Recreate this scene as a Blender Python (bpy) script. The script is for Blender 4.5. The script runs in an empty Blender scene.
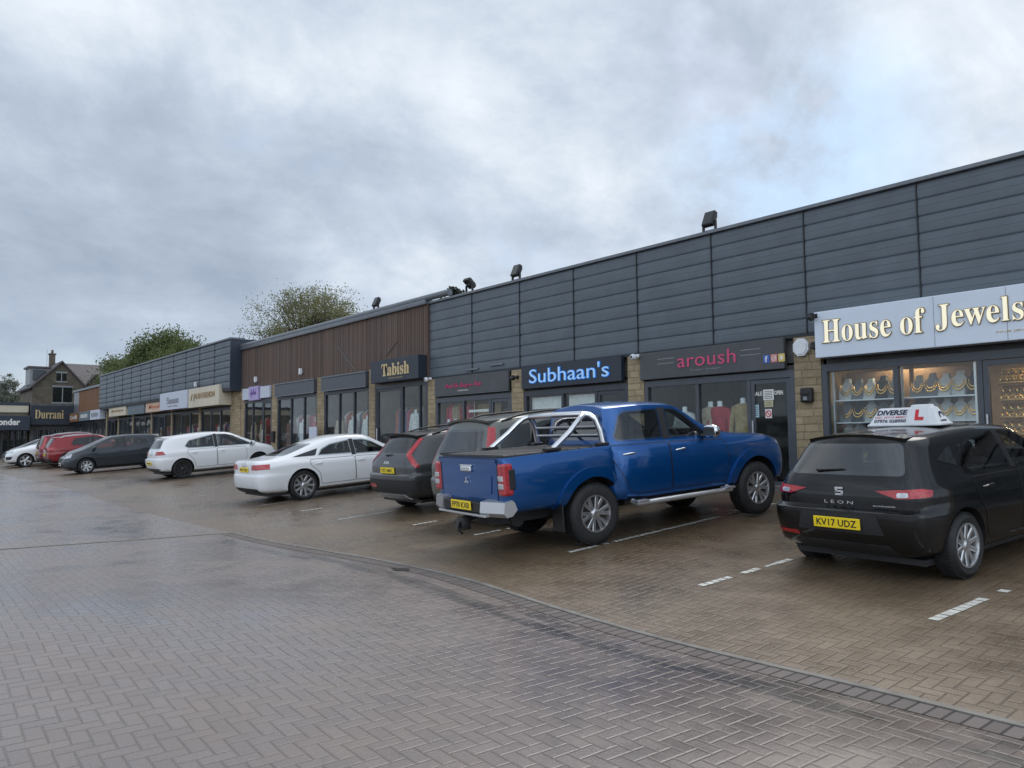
import bpy, bmesh, math, random
from mathutils import Vector, Matrix, noise
from mathutils.bvhtree import BVHTree
from mathutils.geometry import delaunay_2d_cdt

PI = math.pi
scene = bpy.context.scene
COL = scene.collection
ORG = {}

# ------------------------------------------------------------------ helpers
def tag(o, label=None, cat=None, group=None, kind=None):
    if label: o['label'] = label
    if cat: o['category'] = cat
    if group: o['group'] = group
    if kind: o['kind'] = kind
    return o

def thing(name, loc, label, cat, group=None, rz=0.0, ry=0.0):
    o = bpy.data.objects.new(name, None)
    o.empty_display_size = 0.2
    COL.objects.link(o)
    o.location = loc
    o.rotation_mode = 'XYZ'
    o.rotation_euler = (0, ry, rz)
    ORG[o.name] = Vector(loc)
    return tag(o, label, cat, group)

class MB:
    """collects simple shapes into one mesh; X Y Z are world (or thing-local) metres"""
    def __init__(self):
        self.v = []; self.f = []; self.m = []; self.sm = []
    def add(self, vs, fs, mi=0, smooth=False):
        n = len(self.v)
        self.v += [Vector(p) for p in vs]
        for f in fs:
            self.f.append([n + i for i in f]); self.m.append(mi); self.sm.append(smooth)
        return self
    def box(self, x0, x1, y0, y1, z0, z1, mi=0, b=0.0):
        if x0 > x1: x0, x1 = x1, x0
        if y0 > y1: y0, y1 = y1, y0
        if z0 > z1: z0, z1 = z1, z0
        if b > 0:
            bm = bmesh.new()
            bmesh.ops.create_cube(bm, size=1.0)
            for v in bm.verts:
                v.co = Vector(((x0 + x1) / 2 + v.co.x * (x1 - x0), (y0 + y1) / 2 + v.co.y * (y1 - y0), (z0 + z1) / 2 + v.co.z * (z1 - z0)))
            bmesh.ops.bevel(bm, geom=list(bm.edges), offset=b, segments=2, affect='EDGES', profile=0.5)
            bm.verts.ensure_lookup_table()
            vs = [v.co.copy() for v in bm.verts]
            fs = [[v.index for v in f.verts] for f in bm.faces]
            bm.free()
            return self.add(vs, fs, mi)
        vs = [(x0, y0, z0), (x1, y0, z0), (x1, y1, z0), (x0, y1, z0), (x0, y0, z1), (x1, y0, z1), (x1, y1, z1), (x0, y1, z1)]
        fs = [(0, 3, 2, 1), (4, 5, 6, 7), (0, 1, 5, 4), (1, 2, 6, 5), (2, 3, 7, 6), (3, 0, 4, 7)]
        return self.add(vs, fs, mi)
    def tube(self, pts, r, seg=10, mi=0, cap=True):
        pts = [Vector(p) for p in pts]
        rs = r if isinstance(r, (list, tuple)) else [r] * len(pts)
        vs = []; fs = []
        up = None
        for i, p in enumerate(pts):
            a = pts[max(i - 1, 0)]; c = pts[min(i + 1, len(pts) - 1)]
            t = (c - a).normalized()
            if up is None:
                up = Vector((0, 0, 1)) if abs(t.z) < 0.9 else Vector((1, 0, 0))
            u = (up - t * up.dot(t)).normalized(); w = t.cross(u); up = u
            for k in range(seg):
                an = 2 * PI * k / seg
                vs.append(p + (u * math.cos(an) + w * math.sin(an)) * rs[i])
        for i in range(len(pts) - 1):
            for k in range(seg):
                a = i * seg + k; b = i * seg + (k + 1) % seg
                fs.append((a, b, b + seg, a + seg))
        self.add(vs, fs, mi, True)
        if cap:
            n = len(self.v) - len(vs)
            self.f.append([n + k for k in range(seg)][::-1]); self.m.append(mi); self.sm.append(False)
            self.f.append([n + (len(pts) - 1) * seg + k for k in range(seg)]); self.m.append(mi); self.sm.append(False)
        return self
    def lathe(self, prof, axis='z', c=(0, 0, 0), seg=32, mi=0, sy=1.0, closed=False):
        """prof: (r, h) pairs; axis z or y; sy squashes the second radius"""
        c = Vector(c); vs = []; fs = []
        for r, h in prof:
            for k in range(seg):
                a = 2 * PI * k / seg
                if axis == 'z': vs.append(c + Vector((r * math.cos(a), r * sy * math.sin(a), h)))
                else: vs.append(c + Vector((r * math.cos(a), h, r * math.sin(a))))
        n = len(prof)
        for i in range(n - 1 if not closed else n):
            j = (i + 1) % n
            for k in range(seg):
                k2 = (k + 1) % seg
                q = (i * seg + k, i * seg + k2, j * seg + k2, j * seg + k)
                fs.append(q if axis == 'z' else q[::-1])
        return self.add(vs, fs, mi, True)
    def prism(self, poly, d0, d1, fn, mi=0):
        """poly 2D outline (ccw); fn(u, v, d) -> point"""
        n = len(poly)
        vs = [fn(u, v, d0) for u, v in poly] + [fn(u, v, d1) for u, v in poly]
        fs = [list(range(n))[::-1], list(range(n, 2 * n))]
        for i in range(n):
            j = (i + 1) % n
            fs.append((i, j, n + j, n + i))
        return self.add(vs, fs, mi)
    def build(self, name, mats, parent=None, org=None, fix=True, sharp=35):
        me = bpy.data.meshes.new(name)
        o0 = Vector(org) if org is not None else (ORG.get(parent.name, Vector((0, 0, 0))) if parent is not None else Vector((0, 0, 0)))
        me.from_pydata([tuple(p - o0) for p in self.v], [], self.f)
        if not isinstance(mats, (list, tuple)): mats = [mats]
        for m in mats: me.materials.append(m)
        me.polygons.foreach_set('material_index', self.m)
        me.polygons.foreach_set('use_smooth', self.sm)
        if fix:
            bm = bmesh.new(); bm.from_mesh(me)
            bmesh.ops.recalc_face_normals(bm, faces=bm.faces[:])
            bm.to_mesh(me); bm.free()
        if any(self.sm): me.set_sharp_from_angle(angle=math.radians(sharp))
        me.update()
        o = bpy.data.objects.new(name, me)
        COL.objects.link(o)
        if parent is not None:
            o.parent = parent
            ORG[o.name] = o0
        elif org is not None:
            o.location = o0; ORG[o.name] = o0
        return o

def W(s, y, z): return Vector((-s, y, z))

DG = None
def text_mesh(s, weight=0.0, shear=0.0, depth=0.01, res=3, spacing=1.0):
    """returns verts (u, v, w) and faces of a text, unscaled"""
    cu = bpy.data.curves.new('t', 'FONT')
    cu.body = s; cu.size = 1.0; cu.extrude = 0.5; cu.offset = weight; cu.shear = shear
    cu.resolution_u = res; cu.space_character = spacing
    ob = bpy.data.objects.new('t', cu); COL.objects.link(ob)
    bpy.context.view_layer.update()
    dg = bpy.context.evaluated_depsgraph_get()
    me = bpy.data.meshes.new_from_object(ob.evaluated_get(dg))
    vs = [v.co.copy() for v in me.vertices]; fs = [list(p.vertices) for p in me.polygons]
    bpy.data.objects.remove(ob); bpy.data.curves.remove(cu); bpy.data.meshes.remove(me)
    for v in vs: v.z = (v.z + 0.5) * depth
    return vs, fs

def text_fit(mb, s, u0, u1, v0, v1, fn, depth=0.015, mi=0, pad=0.0, **kw):
    vs, fs = text_mesh(s, depth=1.0, **kw)
    if not vs: return
    a0 = min(v.x for v in vs); a1 = max(v.x for v in vs); b0 = min(v.y for v in vs); b1 = max(v.y for v in vs)
    out = [fn(u0 + (v.x - a0) / (a1 - a0) * (u1 - u0), v0 + (v.y - b0) / (b1 - b0) * (v1 - v0), pad + v.z * depth) for v in vs]
    mb.add(out, fs, mi)

# ------------------------------------------------------------------ node materials
class NT:
    def __init__(self, tree): self.t = tree; self.n = tree.nodes; self.l = tree.links
    def new(self, typ, **kw):
        n = self.n.new(typ)
        for k, v in kw.items(): setattr(n, k, v)
        return n
    def link(self, a, b): self.l.new(a, b)
    def val(self, s, v):
        if hasattr(v, 'is_output') or isinstance(v, bpy.types.NodeSocket): self.l.new(v, s)
        else: s.default_value = v
    def math(self, op, a, b=None, c=None, clamp=False):
        n = self.new('ShaderNodeMath', operation=op); n.use_clamp = clamp
        self.val(n.inputs[0], a)
        if b is not None: self.val(n.inputs[1], b)
        if c is not None: self.val(n.inputs[2], c)
        return n.outputs[0]
    def mix(self, f, a, b, blend='MIX'):
        n = self.new('ShaderNodeMix', data_type='RGBA', blend_type=blend)
        self.val(n.inputs[0], f)
        self.val(n.inputs[6], (*a, 1) if isinstance(a, tuple) and len(a) == 3 else a)
        self.val(n.inputs[7], (*b, 1) if isinstance(b, tuple) and len(b) == 3 else b)
        return n.outputs[2]
    def ramp(self, f, stops, interp='LINEAR'):
        n = self.new('ShaderNodeValToRGB'); n.color_ramp.interpolation = interp
        e = n.color_ramp.elements
        while len(e) < len(stops): e.new(0.5)
        for k, (p, c) in enumerate(stops):
            e[k].position = p
            e[k].color = (c, c, c, 1) if not isinstance(c, tuple) else (*c, 1)
        self.val(n.inputs[0], f)
        return n.outputs[0]
    def noise(self, vec, scale, detail=4, rough=0.55, dist=0.0):
        n = self.new('ShaderNodeTexNoise')
        if vec is not None: self.val(n.inputs['Vector'], vec)
        n.inputs['Scale'].default_value = scale; n.inputs['Detail'].default_value = detail
        n.inputs['Roughness'].default_value = rough; n.inputs['Distortion'].default_value = dist
        return n.outputs[0]
    def coord(self, which='Object'):
        return self.new('ShaderNodeTexCoord').outputs[which]
    def mapping(self, vec, loc=(0, 0, 0), rot=(0, 0, 0), scale=(1, 1, 1)):
        n = self.new('ShaderNodeMapping')
        self.val(n.inputs[0], vec)
        n.inputs['Location'].default_value = loc; n.inputs['Rotation'].default_value = rot; n.inputs['Scale'].default_value = scale
        return n.outputs[0]

def mat(name):
    m = bpy.data.materials.new(name); m.use_nodes = True
    t = NT(m.node_tree)
    return m, t, m.node_tree.nodes['Principled BSDF']

def pbr(name, col, rough=0.5, metal=0.0, coat=0.0, var=0.15, scale=6.0, bump=0.0, spec=0.5, emit=None, es=0.0, ior=1.5, rvar=0.1):
    m, t, b = mat(name)
    v = t.coord('Object')
    n = t.noise(v, scale, 5, 0.6)
    lo = tuple(c * (1 - var) for c in col); hi = tuple(min(1, c * (1 + var)) for c in col)
    t.link(t.mix(t.ramp(n, [(0.3, 0.0), (0.7, 1.0)]), lo, hi), b.inputs['Base Color'])
    if rvar > 0:
        n2 = t.noise(v, scale * 2.3, 4, 0.6)
        t.link(t.math('ADD', t.math('MULTIPLY', t.math('SUBTRACT', n2, 0.5), rvar * 2), rough, clamp=True), b.inputs['Roughness'])
    else: b.inputs['Roughness'].default_value = rough
    b.inputs['Metallic'].default_value = metal
    b.inputs['Coat Weight'].default_value = coat; b.inputs['Coat Roughness'].default_value = 0.03
    b.inputs['Specular IOR Level'].default_value = spec; b.inputs['IOR'].default_value = ior
    if bump > 0:
        bn = t.new('ShaderNodeBump'); bn.inputs['Strength'].default_value = bump; bn.inputs['Distance'].default_value = 0.01
        t.link(t.noise(v, scale * 5, 6, 0.65), bn.inputs['Height']); t.link(bn.outputs[0], b.inputs['Normal'])
    if emit:
        b.inputs['Emission Color'].default_value = (*emit, 1); b.inputs['Emission Strength'].default_value = es
    return m

M = {}
def paint(name, col, metal=0.35, rough=0.30, coat=0.9, dirty=0.22):
    m, t, b = mat(name)
    v = t.coord('Object')
    fl = t.noise(v, 900, 2, 0.5)
    b.inputs['Base Color'].default_value = (*col, 1)
    c = t.mix(t.math('MULTIPLY', fl, 0.5), tuple(x * 0.85 for x in col), tuple(min(1, x * 1.15) for x in col))
    # road film low on the body, patchy
    sep = t.new('ShaderNodeSeparateXYZ'); t.link(v, sep.inputs[0])
    dirt = t.math('MULTIPLY', t.ramp(t.math('ADD', sep.outputs[2], t.math('MULTIPLY', t.noise(v, 5, 5), 0.35)), [(0.30, 1.0), (0.62, 0.0)]), dirty)
    t.link(t.mix(dirt, c, (0.06, 0.055, 0.048)), b.inputs['Base Color'])
    b.inputs['Metallic'].default_value = metal
    t.link(t.math('ADD', rough, t.math('MULTIPLY', dirt, 0.4)), b.inputs['Roughness'])
    b.inputs['Coat Weight'].default_value = coat; b.inputs['Specular IOR Level'].default_value = 0.15
    t.link(t.math('ADD', 0.03, t.math('MULTIPLY', dirt, 0.5)), b.inputs['Coat Roughness'])
    # rain beads
    bn = t.new('ShaderNodeBump'); bn.inputs['Strength'].default_value = 0.06; bn.inputs['Distance'].default_value = 0.002
    t.link(t.noise(v, 120, 2, 0.4), bn.inputs['Height'])
    t.link(bn.outputs[0], b.inputs['Coat Normal'])
    return m

def glassy(name, refl_tint=(1, 1, 1), see=0.9, tint=(0.75, 0.8, 0.8), ior=1.5):
    """pane: fresnel mix of see-through and mirror reflection"""
    m = bpy.data.materials.new(name); m.use_nodes = True
    t = NT(m.node_tree); t.n.clear()
    out = t.new('ShaderNodeOutputMaterial')
    tr = t.new('ShaderNodeBsdfTransparent'); tr.inputs[0].default_value = (*tint, 1)
    gl = t.new('ShaderNodeBsdfGlossy'); gl.inputs['Roughness'].default_value = 0.015
    gl.inputs['Color'].default_value = (*refl_tint, 1)
    fr = t.new('ShaderNodeFresnel')
    bf = t.new('ShaderNodeNewGeometry').outputs['Backfacing']
    t.link(t.math('ADD', ior, t.math('MULTIPLY', bf, 1.0 / ior - ior)), fr.inputs[0])
    mx = t.new('ShaderNodeMixShader')
    bn = t.new('ShaderNodeBump'); bn.inputs['Strength'].default_value = 0.04; bn.inputs['Distance'].default_value = 0.05
    t.link(t.noise(t.coord('Object'), 1.3, 1), bn.inputs['Height'])
    t.link(bn.outputs[0], gl.inputs['Normal'])
    t.link(fr.outputs[0], mx.inputs[0]); t.link(tr.outputs[0], mx.inputs[1]); t.link(gl.outputs[0], mx.inputs[2])
    t.link(mx.outputs[0], out.inputs[0])
    return m

def herringbone(name, c_lo, c_hi, joint, rot=45, stain=True, rough=(0.22, 0.55), u=0.095, wet=0.5, offs=(0, 0), gutter=False, far=None, film=0.0):
    m, t, b = mat(name)
    pos = t.new('ShaderNodeNewGeometry').outputs['Position']
    p = t.mapping(pos, loc=(offs[0], offs[1], 0), rot=(0, 0, math.radians(rot)), scale=(1 / u, 1 / u, 0))
    # slight wobble so that rows are not ruler straight
    wob = t.new('ShaderNodeTexNoise'); t.link(pos, wob.inputs['Vector']); wob.inputs['Scale'].default_value = 0.9; wob.inputs['Detail'].default_value = 2
    va = t.new('ShaderNodeVectorMath', operation='MULTIPLY_ADD')
    t.link(wob.outputs['Color'], va.inputs[0]); va.inputs[1].default_value = (0.5, 0.5, 0); t.link(p, va.inputs[2])
    sp = t.new('ShaderNodeSeparateXYZ'); t.link(va.outputs[0], sp.inputs[0])
    x, y = sp.outputs[0], sp.outputs[1]
    i = t.math('FLOOR', x); j = t.math('FLOOR', y)
    fx = t.math('SUBTRACT', x, i); fy = t.math('SUBTRACT', y, j)
    c = t.math('FLOORED_MODULO', t.math('SUBTRACT', i, j), 4.0)
    def eq(k): return t.math('COMPARE', c, float(k), 0.25)
    e1, e2, e3 = eq(1), eq(2), eq(3)
    vert = t.math('ADD', e2, e3)
    # along / across coordinates in the block
    alh = t.math('ADD', fx, e1); alv = t.math('ADD', fy, e2)
    al = t.math('ADD', t.math('MULTIPLY', alh, t.math('SUBTRACT', 1.0, vert)), t.math('MULTIPLY', alv, vert))
    ac = t.math('ADD', t.math('MULTIPLY', fy, t.math('SUBTRACT', 1.0, vert)), t.math('MULTIPLY', fx, vert))
    d = t.math('MINIMUM', t.math('MINIMUM', al, t.math('SUBTRACT', 2.0, al)), t.math('MINIMUM', ac, t.math('SUBTRACT', 1.0, ac)))
    cb = t.new('ShaderNodeCombineXYZ')
    t.link(t.math('SUBTRACT', i, e1), cb.inputs[0]); t.link(t.math('SUBTRACT', j, e2), cb.inputs[1])
    wn = t.new('ShaderNodeTexWhiteNoise', noise_dimensions='2D'); t.link(cb.outputs[0], wn.inputs['Vector'])
    rnd = wn.outputs['Value']
    big = t.noise(pos, 0.35, 5, 0.6); mid = t.noise(pos, 2.2, 5, 0.65); fine = t.noise(pos, 130, 4, 0.7)
    f = t.math('ADD', t.math('MULTIPLY', rnd, 0.55), t.math('MULTIPLY', t.math('SUBTRACT', mid, 0.25), 0.75), clamp=True)
    if far:      # the blocks of the bays further along were laid from a greyer batch
        fs = t.new('ShaderNodeSeparateXYZ'); t.link(pos, fs.inputs[0])
        fk = t.ramp(t.math('DIVIDE', t.math('SUBTRACT', -12.0, fs.outputs[0]), 6.0), [(0.0, 0.0), (1.0, 1.0)])
        col = t.mix(f, t.mix(fk, c_lo, far[0]), t.mix(fk, c_hi, far[1]))
    else: col = t.mix(f, c_lo, c_hi)
    col = t.mix(0.5, col, t.mix(t.ramp(fine, [(0.3, 0.0), (0.7, 1.0)]), tuple(k * 0.6 for k in c_lo), tuple(k * 1.35 for k in c_hi)))
    dw = t.math('ADD', d, t.math('MULTIPLY', t.math('SUBTRACT', fine, 0.5), 0.05))
    jm = t.ramp(dw, [(0.02, 1.0), (0.055, 0.0)])
    col = t.mix(t.math('MULTIPLY', jm, 0.75), col, joint)
    if stain:
        st = t.ramp(t.math('ADD', t.math('MULTIPLY', big, 0.7), t.math('MULTIPLY', mid, 0.3)), [(0.36, 1.0), (0.55, 0.0)])
        col = t.mix(t.math('MULTIPLY', st, 0.45), col, tuple(k * 0.55 for k in c_lo))
    if gutter:      # silt and standing damp along the gutter line
        gy = t.new('ShaderNodeSeparateXYZ'); t.link(pos, gy.inputs[0])
        gx = t.new('ShaderNodeCombineXYZ'); t.link(t.math('MULTIPLY', gy.outputs[0], 0.55), gx.inputs[0]); t.link(t.math('MULTIPLY', gy.outputs[1], 3.2), gx.inputs[1])
        gn = t.noise(gx.outputs[0], 1.6, 6, 0.62)
        band = t.ramp(t.math('ABSOLUTE', t.math('SUBTRACT', gy.outputs[1], 4.52)), [(0.02, 1.0), (0.42, 0.0)])
        band = t.math('MULTIPLY', band, t.ramp(t.math('DIVIDE', t.math('ADD', gy.outputs[0], 14.0), 1.5), [(0.0, 0.0), (1.0, 1.0)]))
        gm = t.ramp(t.math('ADD', t.math('MULTIPLY', gn, 0.8), t.math('MULTIPLY', band, 0.26)), [(0.585, 0.0), (0.66, 1.0)])
        col = t.mix(t.math('MULTIPLY', gm, 0.82), col, (0.02, 0.0165, 0.014))
    t.link(col, b.inputs['Base Color'])
    wetm = t.ramp(t.math('ADD', t.math('MULTIPLY', big, 0.6), t.math('MULTIPLY', mid, 0.4)), [(0.38, 0.0), (0.62, 1.0)])
    r = t.math('ADD', rough[0], t.math('MULTIPLY', wetm, rough[1] - rough[0]))
    r = t.math('ADD', r, t.math('MULTIPLY', jm, 0.25), clamp=True)
    t.link(r, b.inputs['Roughness'])
    b.inputs['Specular IOR Level'].default_value = wet
    # thin film of rain lying over the blocks
    t.link(t.math('MULTIPLY', t.math('SUBTRACT', 1.0, t.math('MULTIPLY', wetm, 0.55)), film), b.inputs['Coat Weight'])
    b.inputs['Coat IOR'].default_value = 1.42
    t.link(t.math('ADD', 0.16, t.math('MULTIPLY', wetm, 0.2)), b.inputs['Coat Roughness'])
    bc = t.new('ShaderNodeBump'); bc.inputs['Strength'].default_value = 0.25; bc.inputs['Distance'].default_value = 0.004
    t.link(t.math('ADD', t.math('MULTIPLY', jm, -1.0), mid), bc.inputs['Height']); t.link(bc.outputs[0], b.inputs['Coat Normal'])
    # height: chamfered edge, slight tilt of every block, sandy grain
    h = t.ramp(d, [(0.0, 0.0), (0.035, 0.15), (0.09, 0.9), (0.15, 1.0)])
    wn2 = t.new('ShaderNodeTexWhiteNoise', noise_dimensions='3D')
    cb2 = t.new('ShaderNodeCombineXYZ'); t.link(t.math('SUBTRACT', i, e1), cb2.inputs[0]); t.link(t.math('SUBTRACT', j, e2), cb2.inputs[1]); cb2.inputs[2].default_value = 3.7
    t.link(cb2.outputs[0], wn2.inputs['Vector'])
    s2 = t.new('ShaderNodeSeparateColor'); t.link(wn2.outputs['Color'], s2.inputs[0])
    tilt = t.math('ADD', t.math('MULTIPLY', t.math('SUBTRACT', s2.outputs[0], 0.5), al), t.math('MULTIPLY', t.math('SUBTRACT', s2.outputs[1], 0.5), ac))
    hh = t.math('ADD', t.math('MULTIPLY', h, 1.0), t.math('ADD', t.math('MULTIPLY', tilt, 0.5), t.math('MULTIPLY', fine, 0.28)))
    bn = t.new('ShaderNodeBump'); bn.inputs['Strength'].default_value = 0.7; bn.inputs['Distance'].default_value = 0.006
    t.link(hh, bn.inputs['Height']); t.link(bn.outputs[0], b.inputs['Normal'])
    return m

def stone(name, lo, hi, mort, axis='XZ', bw=0.38, bh=0.14):
    m, t, b = mat(name)
    v = t.new('ShaderNodeNewGeometry').outputs['Position']
    s = t.new('ShaderNodeSeparateXYZ'); t.link(v, s.inputs[0])
    c = t.new('ShaderNodeCombineXYZ')
    t.link(t.math('ADD', s.outputs[0], t.math('MULTIPLY', s.outputs[1], 1.0)), c.inputs[0]); t.link(s.outputs[2], c.inputs[1])
    nz = t.new('ShaderNodeTexNoise'); t.link(v, nz.inputs['Vector']); nz.inputs['Scale'].default_value = 3.0
    va = t.new('ShaderNodeVectorMath', operation='MULTIPLY_ADD'); t.link(nz.outputs['Color'], va.inputs[0]); va.inputs[1].default_value = (0.05, 0.03, 0); t.link(c.outputs[0], va.inputs[2])
    br = t.new('ShaderNodeTexBrick'); t.link(va.outputs[0], br.inputs['Vector'])
    br.inputs['Scale'].default_value = 1.0; br.inputs['Brick Width'].default_value = bw; br.inputs['Row Height'].default_value = bh
    br.inputs['Mortar Size'].default_value = 0.011; br.inputs['Mortar Smooth'].default_value = 0.3
    br.inputs['Color1'].default_value = (*lo, 1); br.inputs['Color2'].default_value = (*hi, 1); br.inputs['Mortar'].default_value = (*mort, 1)
    br.offset = 0.5; br.squash = 0.7; br.squash_frequency = 3
    n = t.noise(v, 14, 6, 0.7)
    col = t.mix(0.55, br.outputs['Color'], t.mix(n, tuple(k * 0.45 for k in lo), tuple(min(1, k * 1.3) for k in hi)))
    soot = t.ramp(t.noise(v, 1.1, 5, 0.6), [(0.45, 0.0), (0.75, 0.6)])
    t.link(t.mix(soot, col, tuple(k * 0.35 for k in lo)), b.inputs['Base Color'])
    b.inputs['Roughness'].default_value = 0.85
    bn = t.new('ShaderNodeBump'); bn.inputs['Strength'].default_value = 0.7; bn.inputs['Distance'].default_value = 0.02
    t.link(t.math('ADD', t.math('SUBTRACT', 1.0, br.outputs['Fac']), t.math('MULTIPLY', n, 0.5)), bn.inputs['Height']); t.link(bn.outputs[0], b.inputs['Normal'])
    return m

def timber(name, lo, hi, bw=0.11):
    m, t, b = mat(name)
    v = t.new('ShaderNodeNewGeometry').outputs['Position']
    s = t.new('ShaderNodeSeparateXYZ'); t.link(v, s.inputs[0])
    k = t.math('DIVIDE', s.outputs[0], bw)
    fl = t.math('FLOOR', k); fr = t.math('SUBTRACT', k, fl)
    wn = t.new('ShaderNodeTexWhiteNoise', noise_dimensions='1D'); t.link(fl, wn.inputs['W'])
    grain = t.noise(t.mapping(v, scale=(30, 30, 1.5)), 1.0, 5, 0.7)
    weather = t.noise(t.mapping(v, scale=(0.5, 0.5, 0.9)), 1.0, 4)
    f = t.math('ADD', t.math('MULTIPLY', wn.outputs[0], 0.6), t.math('MULTIPLY', grain, 0.45), clamp=True)
    col = t.mix(f, lo, hi)
    col = t.mix(t.math('MULTIPLY', t.ramp(weather, [(0.45, 0.0), (0.7, 1.0)]), 0.4), col, tuple((k0 + 0.09) * 0.8 for k0 in lo))
    edge = t.ramp(t.math('MINIMUM', fr, t.math('SUBTRACT', 1.0, fr)), [(0.03, 1.0), (0.1, 0.0)])
    t.link(t.mix(edge, col, tuple(k0 * 0.2 for k0 in lo)), b.inputs['Base Color'])
    b.inputs['Roughness'].default_value = 0.75
    bn = t.new('ShaderNodeBump'); bn.inputs['Strength'].default_value = 0.6; bn.inputs['Distance'].default_value = 0.015
    t.link(t.math('ADD', t.math('SUBTRACT', 1.0, edge), t.math('MULTIPLY', grain, 0.3)), bn.inputs['Height']); t.link(bn.outputs[0], b.inputs['Normal'])
    return m

def leafmat(name, lo, hi):
    m, t, b = mat(name)
    v = t.coord('Object')
    n = t.noise(v, 0.9, 3); n2 = t.noise(v, 9, 2)
    t.link(t.mix(t.math('ADD', t.math('MULTIPLY', n, 0.6), t.math('MULTIPLY', n2, 0.4), clamp=True), lo, hi), b.inputs['Base Color'])
    b.inputs['Roughness'].default_value = 0.5; b.inputs['Specular IOR Level'].default_value = 0.3
    tl = t.new('ShaderNodeBsdfTranslucent'); tl.inputs[0].default_value = (*[k * 1.2 for k in hi], 1)
    mx = t.new('ShaderNodeMixShader'); mx.inputs[0].default_value = 0.25
    t.link(b.outputs[0], mx.inputs[1]); t.link(tl.outputs[0], mx.inputs[2])
    t.link(mx.outputs[0], t.n['Material Output'].inputs[0])
    return m

M['road'] = herringbone('wet_block_paving_road', (0.102, 0.077, 0.065), (0.198, 0.154, 0.132), (0.07, 0.058, 0.051), rot=2, rough=(0.15, 0.40), wet=0.6, gutter=True, film=0.9)
M['bay'] = herringbone('wet_block_paving_bay', (0.098, 0.068, 0.040), (0.185, 0.133, 0.084), (0.03, 0.022, 0.016), rot=0, rough=(0.22, 0.45), wet=0.5, offs=(3.3, 1.7), film=0.22, far=((0.1, 0.074, 0.058), (0.19, 0.147, 0.12)))
M['ground'] = pbr('ground_tarmac', (0.06, 0.06, 0.06), 0.6, scale=2)
M['concrete'] = pbr('concrete_edging', (0.15, 0.14, 0.125), 0.6, var=0.35, scale=5, bump=0.4)
M['slab'] = pbr('footway_slab', (0.16, 0.15, 0.14), 0.5, var=0.3, scale=4, bump=0.3)
M['setts'] = timber('gutter_course', (0.075, 0.060, 0.054), (0.145, 0.120, 0.112), bw=0.1)
M['line'] = pbr('worn_white_line_paint', (0.52, 0.52, 0.48), 0.5, var=0.25, scale=12, bump=0.2)
M['stain'] = pbr('dark_wet_stain', (0.025, 0.021, 0.019), 0.28, var=0.4, scale=9)
M['clad'] = pbr('grey_profiled_cladding', (0.096, 0.117, 0.136), 0.42, 0.0, var=0.12, scale=1.5, bump=0.05, rvar=0.12)
M['clad2'] = pbr('blue_grey_cladding', (0.076, 0.098, 0.120), 0.42, 0.0, var=0.12, scale=1.5, bump=0.05, rvar=0.12)
M['navy'] = pbr('navy_return_panel', (0.025, 0.036, 0.055), 0.45, var=0.15)
M['cladjoint'] = pbr('dark_joint_strip', (0.018, 0.02, 0.023), 0.5)
M['flash'] = pbr('grey_metal_flashing', (0.16, 0.175, 0.19), 0.4, 0.3, var=0.12)
M['stone'] = stone('buff_sandstone', (0.24, 0.175, 0.10), (0.47, 0.37, 0.23), (0.13, 0.105, 0.07))
M['stone2'] = stone('old_dark_sandstone', (0.10, 0.086, 0.066), (0.18, 0.153, 0.115), (0.105, 0.09, 0.07), bw=0.5, bh=0.22)
M['timber'] = timber('dark_stained_timber', (0.064, 0.041, 0.032), (0.18, 0.115, 0.086))
M['rust'] = timber('orange_timber', (0.13, 0.055, 0.02), (0.27, 0.12, 0.045))
M['frame'] = pbr('anthracite_shop_frame', (0.035, 0.04, 0.05), 0.38, var=0.12)
M['frame2'] = pbr('grey_shop_frame', (0.065, 0.072, 0.085), 0.4, var=0.12)
M['pane'] = glassy('shop_window_glass', tint=(0.92, 0.95, 0.95), ior=1.36)
M['carglass'] = glassy('car_window_glass', tint=(0.62, 0.66, 0.66), ior=1.62)
M['rearglass'] = glassy('rear_car_window_glass', tint=(0.5, 0.54, 0.54), ior=2.1)
M['privacy'] = glassy('dark_car_window_glass', tint=(0.25, 0.27, 0.28), ior=1.62)
M['seat'] = pbr('dark_seat_cloth', (0.035, 0.035, 0.037), 0.8, var=0.2)
M['roof'] = pbr('flat_roof_felt', (0.06, 0.06, 0.065), 0.8)
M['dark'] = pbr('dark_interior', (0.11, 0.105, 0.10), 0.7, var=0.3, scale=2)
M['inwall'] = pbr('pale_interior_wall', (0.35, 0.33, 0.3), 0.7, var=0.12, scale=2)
M['infloor'] = pbr('interior_floor', (0.12, 0.1, 0.08), 0.35, var=0.2)
M['white'] = pbr('white_plastic', (0.75, 0.76, 0.77), 0.35, var=0.05)
M['black'] = pbr('black_plastic', (0.014, 0.014, 0.015), 0.45, var=0.2, scale=9)
M['trim'] = pbr('rough_black_trim', (0.022, 0.022, 0.024), 0.6, var=0.2, scale=9)
M['rubber'] = pbr('tyre_rubber', (0.018, 0.018, 0.019), 0.7, var=0.3, scale=14, bump=0.3)
M['alloy'] = pbr('silver_alloy', (0.55, 0.56, 0.57), 0.32, 0.85, var=0.08)
M['alloyd'] = pbr('dark_alloy', (0.03, 0.03, 0.033), 0.35, 0.5, coat=0.3)
M['alloym'] = pbr('machined_grey_alloy', (0.48, 0.48, 0.49), 0.3, 0.85, var=0.1)
M['hub'] = pbr('brake_and_hub', (0.05, 0.048, 0.045), 0.55, 0.6, var=0.3)
M['chrome'] = pbr('chrome', (0.78, 0.79, 0.8), 0.12, 1.0, var=0.03, rvar=0.03)
M['steel'] = pbr('silver_metal_trim', (0.55, 0.55, 0.56), 0.3, 0.75, var=0.04, rvar=0.0)
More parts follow.
